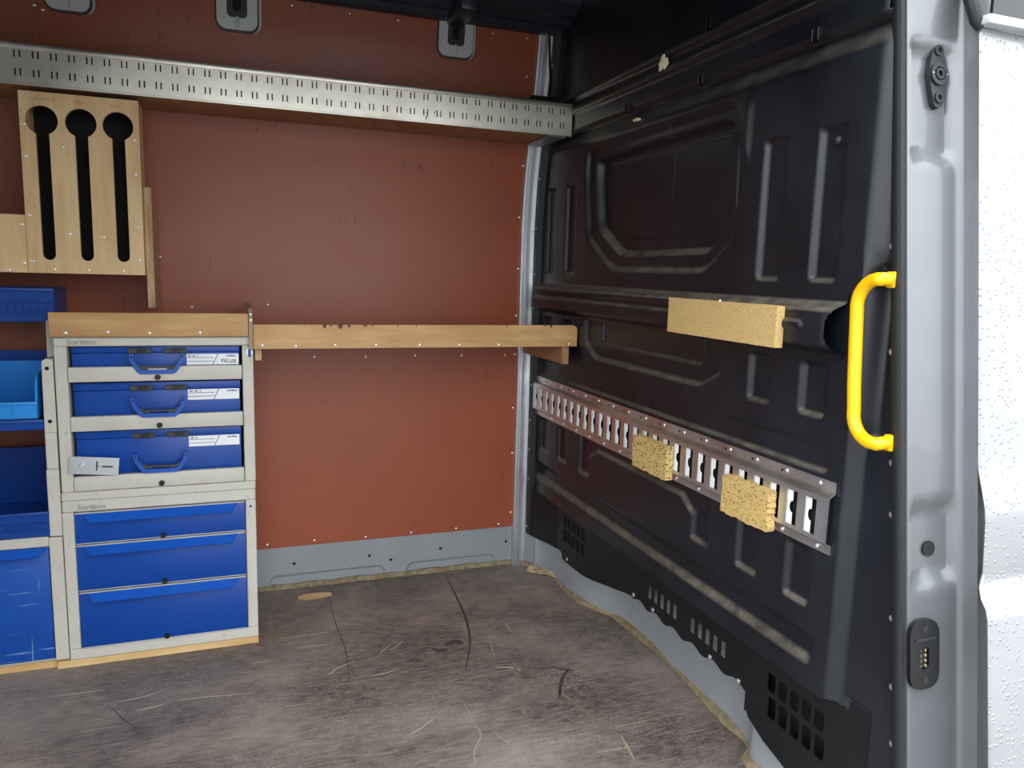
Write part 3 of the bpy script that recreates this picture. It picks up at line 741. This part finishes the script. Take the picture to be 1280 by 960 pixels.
mount(-.416, 1.774, .056, 'pale grey roof mount nearest the bulkhead, dark slotted insert')

# --- slotted wooden holder
t = thing('slotted_holder', (-1.47, -.21, 1.06), 'birch plywood holder with three keyhole slots under the steel shelf', 'tool holder')
hs = []
for xc in (-1.560, -1.4705, -1.383):
    r, hw = .037, .0155; a0 = math.asin(hw / r)
    P = [(xc + r * math.cos(a), 1.452 + r * math.sin(a)) for a in np.linspace(-math.pi / 2 + a0, 1.5 * math.pi - a0, 24)]
    P += [(xc + hw * math.cos(a), 1.110 + hw * math.sin(a)) for a in np.linspace(math.pi, 2 * math.pi, 9)]
    hs.append(P)
fp = platef('front_panel', 'ply', t, [(-1.610, 1.060), (-1.332, 1.060), (-1.332, 1.522), (-1.610, 1.522)], hs, .012, onY(-.25))
for x, z in ((-1.60, 1.44), (-1.60, 1.36), (-1.60, 1.21), (-1.60, 1.09), (-1.515, 1.39), (-1.51, 1.165), (-1.43, 1.16), (-1.345, 1.42), (-1.345, 1.33), (-1.345, 1.19), (-1.345, 1.10), (-1.55, 1.07), (-1.47, 1.07), (-1.385, 1.07)): scY(SCREW, 'screw', fp, x, -.25, z)
box('side_panel', 'ply', t, -1.344, -1.332, -.238, -.14, 1.06, 1.522, .0008)
box('side_panel', 'ply', t, -1.610, -1.598, -.238, -.14, 1.06, 1.522, .0008)
box('bottom_panel', 'ply', t, -1.598, -1.344, -.238, -.14, 1.06, 1.072, .0008)
box('back_panel', 'void', t, -1.598, -1.344, -.146, -.14, 1.072, 1.522, 0)  # panel coloured near-black for the shade inside the holder
for x0, n_, w_ in ((-1.592, 9, .0075), (-1.486, 5, .005), (-1.402, 5, .006)):     # illegible pencil scribbles
    bm = bmesh.new(); tube(bm, [(x0 + w_ * k / 2, -.2502, 1.503 + .004 * math.sin(k * 2.3) + .0035 * (k % 3 == 0)) for k in range(2 * n_)], .0006, 5)
    fin(bm, 'pencil_scribble', 'greyink', fp)
# plywood box left of it
t = thing('plywood_box', (-1.80, -.19, 1.06), 'low plain plywood box left of the slotted holder', 'box')
fp = box('front_panel', 'ply', t, -2.0, -1.611, -.247, -.235, 1.06, 1.210, .0008)
for x, z in ((-1.62, 1.185), (-1.62, 1.085), (-1.655, 1.066)): scY(SCREW, 'screw', fp, x, -.247, z)
box('bottom_panel', 'ply', t, -2.0, -1.612, -.235, -.10, 1.06, 1.072, 0); box('side_panel', 'ply', t, -2.0, -1.99, -.235, -.10, 1.072, 1.21, 0)
# upright plywood side panel
bm = bmesh.new(); P = [(-.20, .968), (-.20, 1.302), (-.17, 1.302), (-.12, 1.270), (-.05, 1.262), (-.01, 1.255), (-.01, .968)]
plate(bm, P, [], .0185, lambda u, v, w: (-1.3315 + w, u, v))
t = fin(bm, 'upright_panel', 'plyedge'); tag(t, 'upright plywood panel edge between the slotted holder and the cabinet top', 'panel')

# --- wooden shelf across the red wall
t = thing('wooden_shelf', (-.56, -.2, .81), 'long plywood shelf with upstanding front board between cabinet and bulkhead', 'shelf')
P = [(-1.0555, .867), (-.075, .867)] + [(-.075 - .016 + .016 * math.cos(a), .918 + .016 * math.sin(a)) for a in np.linspace(0, math.pi / 2, 6)] + [(-1.0555, .9345)]
lb = platef('front_board', 'plyx', t, P, [], .015, onY(-.385))
for x, z in ((-1.033, .876), (-.943, .874), (-.834, .876), (-.717, .875), (-.587, .875), (-.464, .874), (-.338, .874), (-.101, .874)): scY(SCREW, 'screw', lb, x, -.385, z)
M['redstain'] = plain('dark_red_stain', srgb(96, 44, 38), .6)
for k, (x, w, h) in enumerate(((-.87, .012, .010), (-.85, .006, .006), (-.828, .016, .012), (-.80, .01, .008), (-.755, .012, .006), (-.73, .006, .004), (-.655, .003, .008), (-.60, .003, .008), (-.315, .003, .008), (-.17, .008, .009), (-.19, .004, .006), (-.90, .003, .005))):
    platef('stain', 'redstain', lb, [(x, .9345), (x + w, .9345), (x + w * .8, .9345 - h), (x + w * .2, .9345 - h * .8)], [], -.0003, onY(-.385))
box('shelf_board', 'plyshade', t, -1.0555, -.078, -.3695, -.002, .868, .883, .001)
o = box('cleat', 'plyshade', t, -.118, -.096, -.372, -.004, .808, .867, .001)
box('cleat', 'plyedge', t, -1.052, -1.034, -.36, -.004, .832, .867, .001)
bm = bmesh.new(); plate(bm, [(-.388, .866), (-.388, .955), (-.368, .978), (-.05, .978), (-.05, .903), (-.3765, .903), (-.3765, .866)], [], .0105, lambda u, v, w: (-1.0675 + w, u, v))
eb = fin(bm, 'end_board', 'oldwood', t)
scY(SCREW, 'screw', eb, -1.0625, -.387, .962); scY(SCREW, 'screw', eb, -1.0625, -.388, .946)

# --- wooden tray on the cabinet
t = thing('cabinet_top_tray', (-1.31, -.2, .90), 'wooden tray top with upstanding front board on the drawer tower', 'tray')
lb = box('front_board', 'plyx', t, -1.546, -1.069, -.388, -.375, .902, .9645, .001)
for x, z in ((-1.509, .912), (-1.413, .914), (-1.315, .911), (-1.192, .912)): scY(SCREW, 'screw', lb, x, -.388, z)
box('top_board', 'plyx', t, -1.546, -1.069, -.3745, -.03, .902, .915, .001)

# --- case cabinet (upper)
YC = -.373
cc = thing('case_cabinet', (-1.30, -.19, .467), 'off-white upper cabinet frame holding three blue cases', 'cabinet')
bm = bmesh.new(); bbox(bm, -1.541, -1.512, YC, -.02, .490, .876, .002); fin(bm, 'side_post', 'white', cc)
bm = bmesh.new(); bbox(bm, -1.086, -1.057, YC, -.02, .490, .876, .002); fin(bm, 'side_post', 'white', cc)
tb = box('top_rail', 'white', cc, -1.541, -1.057, YC - .002, -.02, .876, .9005, .003)
box('bottom_rail', 'white', cc, -1.543, -1.058, YC - .001, -.02, .4665, .4895, .002)
box('back_panel', 'whitegrey', cc, -1.512, -1.086, -.03, -.02, .4895, .876, 0)
text('embossed_lettering', 'engrave', tb, 'Sortimo', .0185, lambda u, v, w: (-1.510 + u * 1.12, YC - .0023 - w, .8815 + v), 0, .0008)
platef('oval_sticker', 'paper', cc, [(-1.0665 + .009 * math.cos(a), .858 + .010 * math.sin(a)) for a in np.linspace(0, 6.1, 20)], [], -.0005, onY(YC - .0002))
platef('sticker_bar', 'blue', cc, rrect(-1.0705, -1.0625, .843, .866, .0035), [], -.0005, onY(YC - .0008))
def lock(parent, x, y, z, r=.0075):
    bm = bmesh.new(); cyl(bm, (x, y, z), (x, y - .006, z), r, r * .92, 20); lo = fin(bm, 'lock', 'blackpl', parent)
    return lo
for z0, z1 in ((.783, .822), (.6525, .6915), (.492, .5315)):
    tr = box('pull_out_tray', 'white', cc, -1.5105, -1.0875, YC - .006, YC + .012, z0, z1, .0025, 2)
    box('tray_floor', 'whitegrey', tr, -1.509, -1.089, YC + .012, -.04, z0 + .004, z0 + .008, 0)
    lock(tr, -1.300, YC - .006, z0 + .010)
def tool_case(z0, z1, zl, hz, lab, label, scribble=None):
    t = thing('tool_case', (-1.30, -.2, z0), label, 'tool case', 'blue steel cases in the drawer tower')
    yf = YC + .016
    bd = box('body', 'blue', t, -1.504, -1.0935, yf, -.045, z0, zl - .0008, .002, 2)
    box('lid', 'blue', t, -1.505, -1.0925, yf - .0008, -.045, zl, z1, .002, 2)
    for x0 in (-1.371, -1.286):
        bm = bmesh.new(); bbox(bm, x0, x0 + .058, yf - .007, yf - .0008, zl - .002, zl + .012, .0015)
        lt = fin(bm, 'latch', 'darkgrip', t)
        bm = bmesh.new(); plate(bm, [(x0 + .022, zl + .001), (x0 + .046, zl + .004), (x0 + .046, zl + .009), (x0 + .022, zl + .010)], [], -.004, onY(yf - .007)); fin(bm, 'latch_lever', 'blackpl', lt)
    # handle hanging down in front
    yh = YC - .012; top = hz; xs = -1.300
    pts = [(xs - .0635, top), (xs - .0625, top - .014), (xs - .046, top - .038), (xs - .040, top - .046), (xs + .040, top - .046), (xs + .046, top - .038), (xs + .0625, top - .014), (xs + .0635, top)]
    out_ = [(xs - .0670, top + .003), (xs - .0665, top - .016), (xs - .0475, top - .046), (xs - .040, top - .0505), (xs + .040, top - .0505), (xs + .0475, top - .046), (xs + .0665, top - .016), (xs + .0670, top + .003), (xs + .0565, top + .003), (xs + .0565, top - .013), (xs + .040, top - .0385), (xs + .036, top - .040), (xs - .036, top - .040), (xs - .040, top - .0385), (xs - .0565, top - .013), (xs - .0565, top + .003)]
    bm = bmesh.new(); plate(bm, out_, [], .012, onY(yh)); h = fin(bm, 'handle', 'bluehandle', t)
    bm = bmesh.new(); plate(bm, [(xs - .050, top - .024), (xs - .040, top - .0385), (xs - .024, top - .040), (xs - .022, top - .036), (xs + .022, top - .036), (xs + .024, top - .040), (xs + .040, top - .0385), (xs + .050, top - .024), (xs + .046, top - .024), (xs + .036, top - .031), (xs - .036, top - .031), (xs - .046, top - .022)], [], .009, onY(yh + .004)); fin(bm, 'grip', 'darkgrip', h)
    for sx_ in (-1, 1):
        bm = bmesh.new(); bbox(bm, xs + sx_ * .0617 - .004, xs + sx_ * .0617 + .004, yh + .008, yf, top - .010, top + .001, .001); fin(bm, 'hinge_stud', 'bluehandle', h)
        platef('rivet_slot', 'void', h, rrect(xs + sx_ * .0617 - .0015, xs + sx_ * .0617 + .0015, top - .008, top - .001, .001, 2), [], -.0004, onY(yh - .0001))
    # paper label
    x0, x1, zz0, zz1 = lab; ys = yf - .0004
    st_ = platef('paper_label', 'paper', t, [(x0, zz0), (x1, zz0), (x1, zz1), (x0, zz1)], [], -.0004, onY(ys))
    y2 = ys - .0006; hgt = zz1 - zz0
    for fz in (.33, .67): platef('printed_line', 'ink', st_, [(x0, zz0 + hgt * fz - .0007), (x0 + .068, zz0 + hgt * fz - .0007), (x0 + .068, zz0 + hgt * fz + .0007), (x0, zz0 + hgt * fz + .0007)], [], -.0002, onY(y2))
    platef('printed_line', 'ink', st_, [(x0 + .065, zz0), (x0 + .067, zz0), (x0 + .081, zz1), (x0 + .079, zz1)], [], -.0002, onY(y2))
    text('printed_word', 'ink', st_, 'sortimo', .0078, lambda u, v, w: (x1 - .031 + u, y2 - w, zz1 - .0075 + v), 0, .0003)
    xx = x0 + .004
    for wd in ((.007, .007, .003), (.009, .009, .004), (.009, .006, 0))[lab_i[0]]:
        if wd: platef('printed_code', 'greyink', st_, [(xx, zz1 - .0065), (xx + wd, zz1 - .0065), (xx + wd, zz1 - .003), (xx, zz1 - .003)], [], -.0002, onY(y2))
        xx += wd + .004
    lab_i[0] += 1
    if scribble: text('handwriting', 'penink', st_, scribble, .014, lambda u, v, w: (x0 + .087 + u * .88, y2 - w, zz0 + .007 + v - .08 * u), .15, .0002)
lab_i = [0]
tool_case(.7945, .8735, .857, .853, (-1.2285, -1.0955, .8225, .8515), 'flat blue case with KELLER written on its label, topmost of three', 'KELLER')
tool_case(.6640, .7775, .757, .736, (-1.2285, -1.0960, .7255, .7545), 'blue case with blank paper label, middle one of three')
tool_case(.5040, .6480, .627, .583, (-1.2300, -1.0980, .5945, .6235), 'tallest blue case, lowest of three, behind the loose steel plate')

# loose zinc plate
t = thing('zinc_plate', (-1.46, YC - .011, .53), 'loose bright zinc latch plate leaning on the lowest blue case', 'metal plate')
cs_, sn_ = math.cos(math.radians(-5.5)), math.sin(math.radians(-5.5))
def zp(u, v, w): return (-1.4605 + u * cs_ - v * sn_, YC - .0105 + w, .5605 + u * sn_ + v * cs_)
platef('plate', 'zinc', t, [(-.058, -.0235), (.058, -.0235), (.058, .0235), (-.058, .0235)], [[(.004, -.013), (.007, -.013), (.007, -.0015), (.012, -.0015), (.012, .0005), (.007, .0005), (.007, .013), (.004, .013)], [(.018, -.003), (.044, -.003), (.044, .001), (.018, .001)]], .002, zp)
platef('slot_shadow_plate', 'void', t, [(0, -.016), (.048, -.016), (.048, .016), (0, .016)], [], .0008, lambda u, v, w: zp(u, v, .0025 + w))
bm = bmesh.new(); p = zp(-.030, .001, 0); cyl(bm, p, (p[0] + .002, p[1] - .010, p[2] - .001), .006, .004, 14); fin(bm, 'stud', 'zinc', t)

# --- drawer cabinet (lower)
dc = thing('drawer_cabinet', (-1.30, -.19, .02), 'off-white lower cabinet with three blue drawers on a wooden plinth', 'cabinet')
box('side_post', 'white', dc, -1.544, -1.516, YC, -.02, .050, .434, .002)
box('side_post', 'white', dc, -1.0865, -1.0585, YC, -.02, .050, .434, .002)
tb = box('top_rail', 'white', dc, -1.543, -1.0585, YC - .001, -.02, .4345, .4655, .003)
box('bottom_rail', 'white', dc, -1.544, -1.0585, YC - .001, -.02, .0205, .0495, .002)
box('back_panel', 'whitegrey', dc, -1.516, -1.0865, -.03, -.02, .05, .434, 0)
text('embossed_lettering', 'engrave', tb, 'Sortimo', .0185, lambda u, v, w: (-1.508 + u * 1.12, YC - .0013 - w, .4415 + v), 0, .0008)
bm = bmesh.new(); cyl(bm, (-1.0725, YC, .417), (-1.0725, YC - .004, .417), .0085, None, 20); o = fin(bm, 'key_lock', 'palegrey', dc)
bm = bmesh.new(); cyl(bm, (-1.0725, YC - .004, .417), (-1.0725, YC - .0045, .417), .0035, None, 12); fin(bm, 'key_slot', 'insert', o)
for z0, z1 in ((.3465, .4325), (.2145, .3425), (.0520, .2100)):
    d = box('drawer', 'blue', dc, -1.5145, -1.0880, YC - .004, YC + .014, z0, z1, .002, 2)
    box('worn_top_edge', 'whitegrey', d, -1.5140, -1.0885, YC - .0045, YC + .002, z1 - .003, z1 + .0006, .0005)
    box('worn_bottom_edge', 'whitegrey', d, -1.5140, -1.0885, YC - .0045, YC + .002, z0 - .0004, z0 + .0022, .0005)
    bm = bmesh.new()
    V_ = [bm.verts.new(p) for p in ((-1.494, YC - .004, z1 - .003), (-1.109, YC - .004, z1 - .003), (-1.125, YC - .024, z1 - .022), (-1.479, YC - .024, z1 - .022), (-1.494, YC - .004, z1 - .006), (-1.109, YC - .004, z1 - .006), (-1.125, YC - .022, z1 - .0245), (-1.479, YC - .022, z1 - .0245))]
    for f in ((0, 1, 2, 3), (7, 6, 5, 4), (0, 4, 5, 1), (1, 5, 6, 2), (2, 6, 7, 3), (3, 7, 4, 0)): bm.faces.new([V_[i] for i in f])
    fin(bm, 'grip_lip', 'bluelip', d)
    lock(d, -1.302, YC - .004, z0 + .007)
t = box('plinth_board', 'pine', None, -1.575, -1.0585, YC - .002, -.03, .0005, .0200, .001); tag(t, 'pale pine plinth strip under the drawer cabinet', 'plinth')
t = box('plinth_board', 'pine', None, -2.20, -1.5765, YC + .012, -.03, .0005, .0240, .001); tag(t, 'pale pine plinth strip under the flap cabinet at the left edge', 'plinth')

# --- left rack with stacked posts, flap, trays
t = thing('flap_cabinet', (-1.85, -.19, .024), 'off-white cabinet with large scratched blue flap at the left edge', 'cabinet')
box('side_post', 'white', t, -1.578, -1.5465, YC + .001, -.02, .0245, .3695, .002)
box('side_post', 'white', t, -2.15, -2.12, YC + .001, -.02, .0245, .3695, .002)
box('top_rail', 'white', t, -2.12, -1.5785, YC + .004, -.03, .345, .372, .002)
box('bottom_rail', 'whitegrey', t, -2.12, -1.5785, YC + .006, -.03, .0245, .0300, .001)
fd = box('flap_door', 'bluescr', t, -2.118, -1.5805, YC + .003, YC + .018, .031, .344, .002, 2)
bm = bmesh.new()
V_ = [bm.verts.new(p) for p in ((-2.10, YC + .003, .343), (-1.582, YC + .003, .343), (-1.600, YC - .016, .325), (-2.08, YC - .016, .325), (-2.10, YC + .003, .339), (-1.582, YC + .003, .339), (-1.600, YC - .014, .3225), (-2.08, YC - .014, .3225))]
for f in ((0, 1, 2, 3), (7, 6, 5, 4), (0, 4, 5, 1), (1, 5, 6, 2), (2, 6, 7, 3), (3, 7, 4, 0)): bm.faces.new([V_[i] for i in f])
fin(bm, 'grip_lip', 'bluelip', fd)

rk = thing('shelf_rack', (-1.85, -.19, .372), 'narrow off-white stacked rack posts left of the drawer tower', 'shelf rack')
for z0, z1, x0 in ((.3725, .5540, -1.5745), (.5550, .6525, -1.5725)):
    box('side_post', 'white', rk, x0, -1.5455, YC + .002, -.02, z0, z1, .002)
    box('side_post', 'white', rk, -2.15, -2.12, YC + .002, -.02, z0, z1, .002)
pp = platef('side_post', 'white', rk, [(-1.5715, .6535), (-1.5445, .6535), (-1.5445, .843), (-1.5615, .8445), (-1.5695, .838)], [], .35, onY(YC + .001))
for z in (.820, .682): 
    o = scY(DARKH, 'drill_hole', pp, -1.5585, YC + .001, z); o.scale = (.95, .95, 1)
platef('back_post', 'whitegrey', rk, [(-1.564, .8455), (-1.5425, .8455), (-1.5425, .940), (-1.5630, .940)], [], .012, onY(-.33))

def tray(name, x0, x1, yf, yb, z0, zf, zb, mat, label, cat, ribs=0):
    t = thing(name, ((x0 + x1) / 2, (yf + yb) / 2, z0), label, cat)
    bm = bmesh.new(); bbox(bm, x0, x1, yf, yf + .006, z0, zf, .002); bbox(bm, x0, x1, yb - .006, yb, z0, zb, .001); bbox(bm, x0, x1, yf + .006, yb - .006, z0, z0 + .004, 0)
    for xx in (x0, x1 - .004):
        plate(bm, [(yf + .006, z0 + .004), (yb - .006, z0 + .004), (yb - .006, zb), (yf + .006, zf)], [], .004, lambda u, v, w: (xx + w, u, v))
    fin(bm, 'tray_body', mat, t)
    box('rolled_edge', mat, t, x0, x1, yf - .004, yf, zf - .008, zf + .002, .002, 2)
    if ribs:
        zc0, zc1 = z0 + (zf - z0) * .28, z0 + (zf - z0) * .58
        box('label_rail', mat, t, x0, x1 - .003, yf - .004, yf, zc0 - .002, zc0 + .002, .0005); box('label_rail', mat, t, x0, x1 - .003, yf - .004, yf, zc1 - .001, zc1 + .002, .0005)
        k = 0
        while x1 - .022 - .0185 * k > x0 + .01 and k < 14:
            box('divider_rib', mat, t, x1 - .023 - .0185 * k, x1 - .0215 - .0185 * k, yf - .003, yf, zc0, zc1, 0); k += 1
    return t
tray('shelf_tray', -2.118, -1.576, YC + .004, -.03, .374, .440, .545, 'bluetray', 'dark blue steel tray standing on the flap cabinet', 'tray', 1)
tray('shelf_tray', -2.118, -1.5735, YC + .004, -.03, .660, .686, .832, 'bluetray', 'blue steel shelf tray under the light blue bin', 'tray')
bn = thing('storage_bin', (-1.72, -.25, .69), 'light blue plastic open-front bin on the blue shelf tray', 'bin')
bm = bmesh.new()
bbox(bm, -1.86, -1.585, YC - .004, YC + .002, .692, .735, .002)
bbox(bm, -1.86, -1.585, YC + .002, -.10, .690, .694, 0)
for xx in (-1.8598, -1.589):
    plate(bm, [(YC + .002, .694), (-.10, .694), (-.10, .81), (YC + .035, .805), (YC + .014, .79), (YC + .002, .737)], [], .004, lambda u, v, w: (xx + w, u, v))
bbox(bm, -1.856, -1.589, -.104, -.10, .694, .81, 0)
fin(bm, 'bin_body', 'lightblue', bn)
o = box('bin_rim', 'lightblue', bn, -1.862, -1.583, YC - .007, YC - .001, .727, .736, .002, 2)
box('label_slot', 'lightblue', bn, -1.80, -1.640, YC - .006, YC - .004, .694, .724, .0008)
tray('wall_tray', -2.05, -1.568, -.18, -.008, .925, 1.016, 1.016, 'bluetray', 'blue steel tray on the wall below the plywood box', 'tray', 1)

# --- lashing rail on the bulkhead
lr = thing('lashing_rail', (-.085, -.79, .593), 'long slotted steel lashing rail across the bulkhead', 'rail')
XE = -.0865; Y0, Y1 = -1.528, -.055
slots = []
NS = 28
for k in range(NS):
    yc = -.082 - .0519 * k
    slots.append([(yc - .0145, .6195), (yc + .0145, .6195), (yc + .0145, .6885), (yc - .0145, .6885)])
platef('channel_face', 'galvdark', lr, [(Y0, .612), (Y1, .612), (Y1, .6975), (Y0, .6975)], slots, .002, onX(XE))
def flange(name, prof):
    bm = bmesh.new(); n = len(prof)
    A = [bm.verts.new((x, Y0, z)) for x, z in prof]; B = [bm.verts.new((x, Y1, z)) for x, z in prof]
    for k in range(n): bm.faces.new((A[k], A[(k + 1) % n], B[(k + 1) % n], B[k]))
    bm.faces.new(A[::-1]); bm.faces.new(B)
    return fin(bm, name, 'galvdark', lr, 1.2)
XF = XB - .0012
fu = flange('flange', [(XE, .6975), (XE + .003, .703), (XF - .004, .7065), (XF - .002, .709), (XF - .002, .728), (XF, .728), (XF, .706), (XE + .002, .6975)])
fl_ = flange('flange', [(XE, .612), (XE + .003, .6075), (XF - .004, .6055), (XF - .002, .603), (XF - .002, .588), (XF, .588), (XF, .606), (XE + .002, .612)])
bm = bmesh.new()
P = [(.0015, -.036), (.022, -.036), (.022, .036), (.0015, .036)] + [(.0015 + .009 * math.sin(a), .012 * math.cos(a)) for a in np.linspace(0, math.pi, 9)]
plate(bm, P, [], .0012, lambda u, v, w: (w, u, v)); bmesh.ops.recalc_face_normals(bm, faces=bm.faces)
BK = bpy.data.meshes.new('slot_backing'); bm.to_mesh(BK); bm.free(); BK.materials.append(M['paper'])
for k in range(NS): put(BK, 'slot_backing', Matrix.Translation((XE + .0034, -.082 - .0519 * k, .654)), lr)
box('channel_back', 'void', lr, XF - .0015, XF, Y0 + .01, Y1 - .005, .608, .702, 0)
for k in range(16): scX(RIVET, 'rivet', fu, XF - .002, -.085 - .0935 * k, .7185)
for k in range(15): scX(RIVET, 'rivet', fl_, XF - .002, -.10 - .0995 * k, .5955)
for k in range(14): 
    o = scX(DARKH, 'drill_hole', fu, XF - .002, -.14 - .0955 * k, .7165); o.scale = (.6, .6, 1)

# --- chipboard blocks
def blob_block(name, mat, y0, y1, z0, z1, x0, x1, seed, amp, label, cat):
    rnd = random.Random(seed); N = 14
    P = [(y0 + (y1 - y0) * i / N, z0) for i in range(N)] + [(y1, z0 + (z1 - z0) * i / N) for i in range(N)] + [(y1 - (y1 - y0) * i / N, z1) for i in range(N)] + [(y0, z1 - (z1 - z0) * i / N) for i in range(N)]
    P = [(a + rnd.uniform(-amp, amp), b + rnd.uniform(-amp, amp)) for a, b in P]
    bm = bmesh.new(); plate(bm, P, [], x1 - x0, onX(x0)); o = fin(bm, name, mat)
    return tag(o, label, cat)
blob_block('chipboard_block', 'chip3', -1.000, -.832, .592, .677, XE - .0205, XE - .0003, 1, .0022, 'square dark-flecked chipboard block on the lashing rail, farther from the door', 'wood block')
blob_block('chipboard_block', 'chip', -1.386, -1.232, .588, .672, XE - .0205, XE - .0003, 5, .0022, 'yellowish chipboard block with rough edges on the lashing rail, nearer the door', 'wood block')
XBB = XB - .003 - .040
o = blob_block('chipboard_strip', 'chip2', -1.400, -1.012, .967, 1.048, XBB - .0195, XBB - .0005, 3, .0004, 'long smooth chipboard strip on the horizontal cross bar', 'wood strip')
bm = bmesh.new(); cyl(bm, (XBB - .012, -1.205, 1.046), (XBB - .012, -1.205, 1.051), .006, .004, 12); fin(bm, 'screw_tip', 'screw', o)

# --- yellow grab handle
t = thing('grab_handle', (-.09, -1.62, .82), 'bright yellow tubular grab handle beside the door pillar', 'grab handle')
XH = -.090
A_ = (-.062, Yj(1.10) + .022, 1.103); B_ = (-.062, Yj(.83) + .028, .826)
def arc(c, r, a0, a1, n=9): return [(XH, c[0] + r * math.cos(a), c[1] + r * math.sin(a)) for a in np.linspace(math.radians(a0), math.radians(a1), n)]
pts = [A_, (XH, -1.605, 1.104)] + arc((-1.602, 1.058), .046, 90 + 6, 0, 8)[0:] + [(XH, -1.560, 1.0), (XH, -1.566, .92), (XH, -1.571, .875)] + arc((-1.617, .871), .046, 0, -84, 8) + [(XH, -1.625, .825), B_]
bm = bmesh.new(); tube(bm, pts, .0115, 18); fin(bm, 'tube', 'yellow', t, 1.2)
for p in (A_, B_): box('flattened_end', 'yellow', t, p[0] - .004, p[0] + .012, p[1] - .012, p[1] + .006, p[2] - .014, p[2] + .014, .003, 2)

# --- bits and pieces
rnd = random.Random(11)
t = thing('torn_scrap', (-.06, -.13, .003), 'crumpled tan scrap of torn lining in the floor corner', 'debris')
for k in range(5):
    cx, cy = -.075 + .012 * k, -.09 - .022 * k; P = [(cx + (.022 + .010 * rnd.random()) * math.cos(a), cy + (.018 + .010 * rnd.random()) * math.sin(a)) for a in np.linspace(0, 5.6, 8)]
    s1, s2 = rnd.uniform(-.25, .25), rnd.uniform(-.3, .3)
    bm = bmesh.new(); plate(bm, P, [], .003, lambda u, v, w: (u, v, .008 + .002 * k + (u - cx) * s1 + (v - cy) * s2 + w)); fin(bm, 'flake', 'torn', t)
bm = bmesh.new(); bmesh.ops.create_icosphere(bm, subdivisions=3, radius=1)
for v in bm.verts:
    n_ = 1 + .22 * math.sin(5 * v.co.y + 2 * v.co.z) + .15 * math.sin(9 * v.co.z + 3 * v.co.y)
    v.co = (XB - .016 + .006 * v.co.x, -.847 + .020 * v.co.y * n_, 1.623 + .016 * v.co.z * n_)
tag(fin(bm, 'foam_blob', 'foam'), 'small cream dab of foam stuck high on the bulkhead', 'foam')
bm = bmesh.new(); bbox(bm, XB - .004, XB + .016, -.705, -.680, 1.511, 1.518, .002); tag(fin(bm, 'paper_shred', 'foam'), 'tiny white shred on the ledge above the blind window', 'scrap')
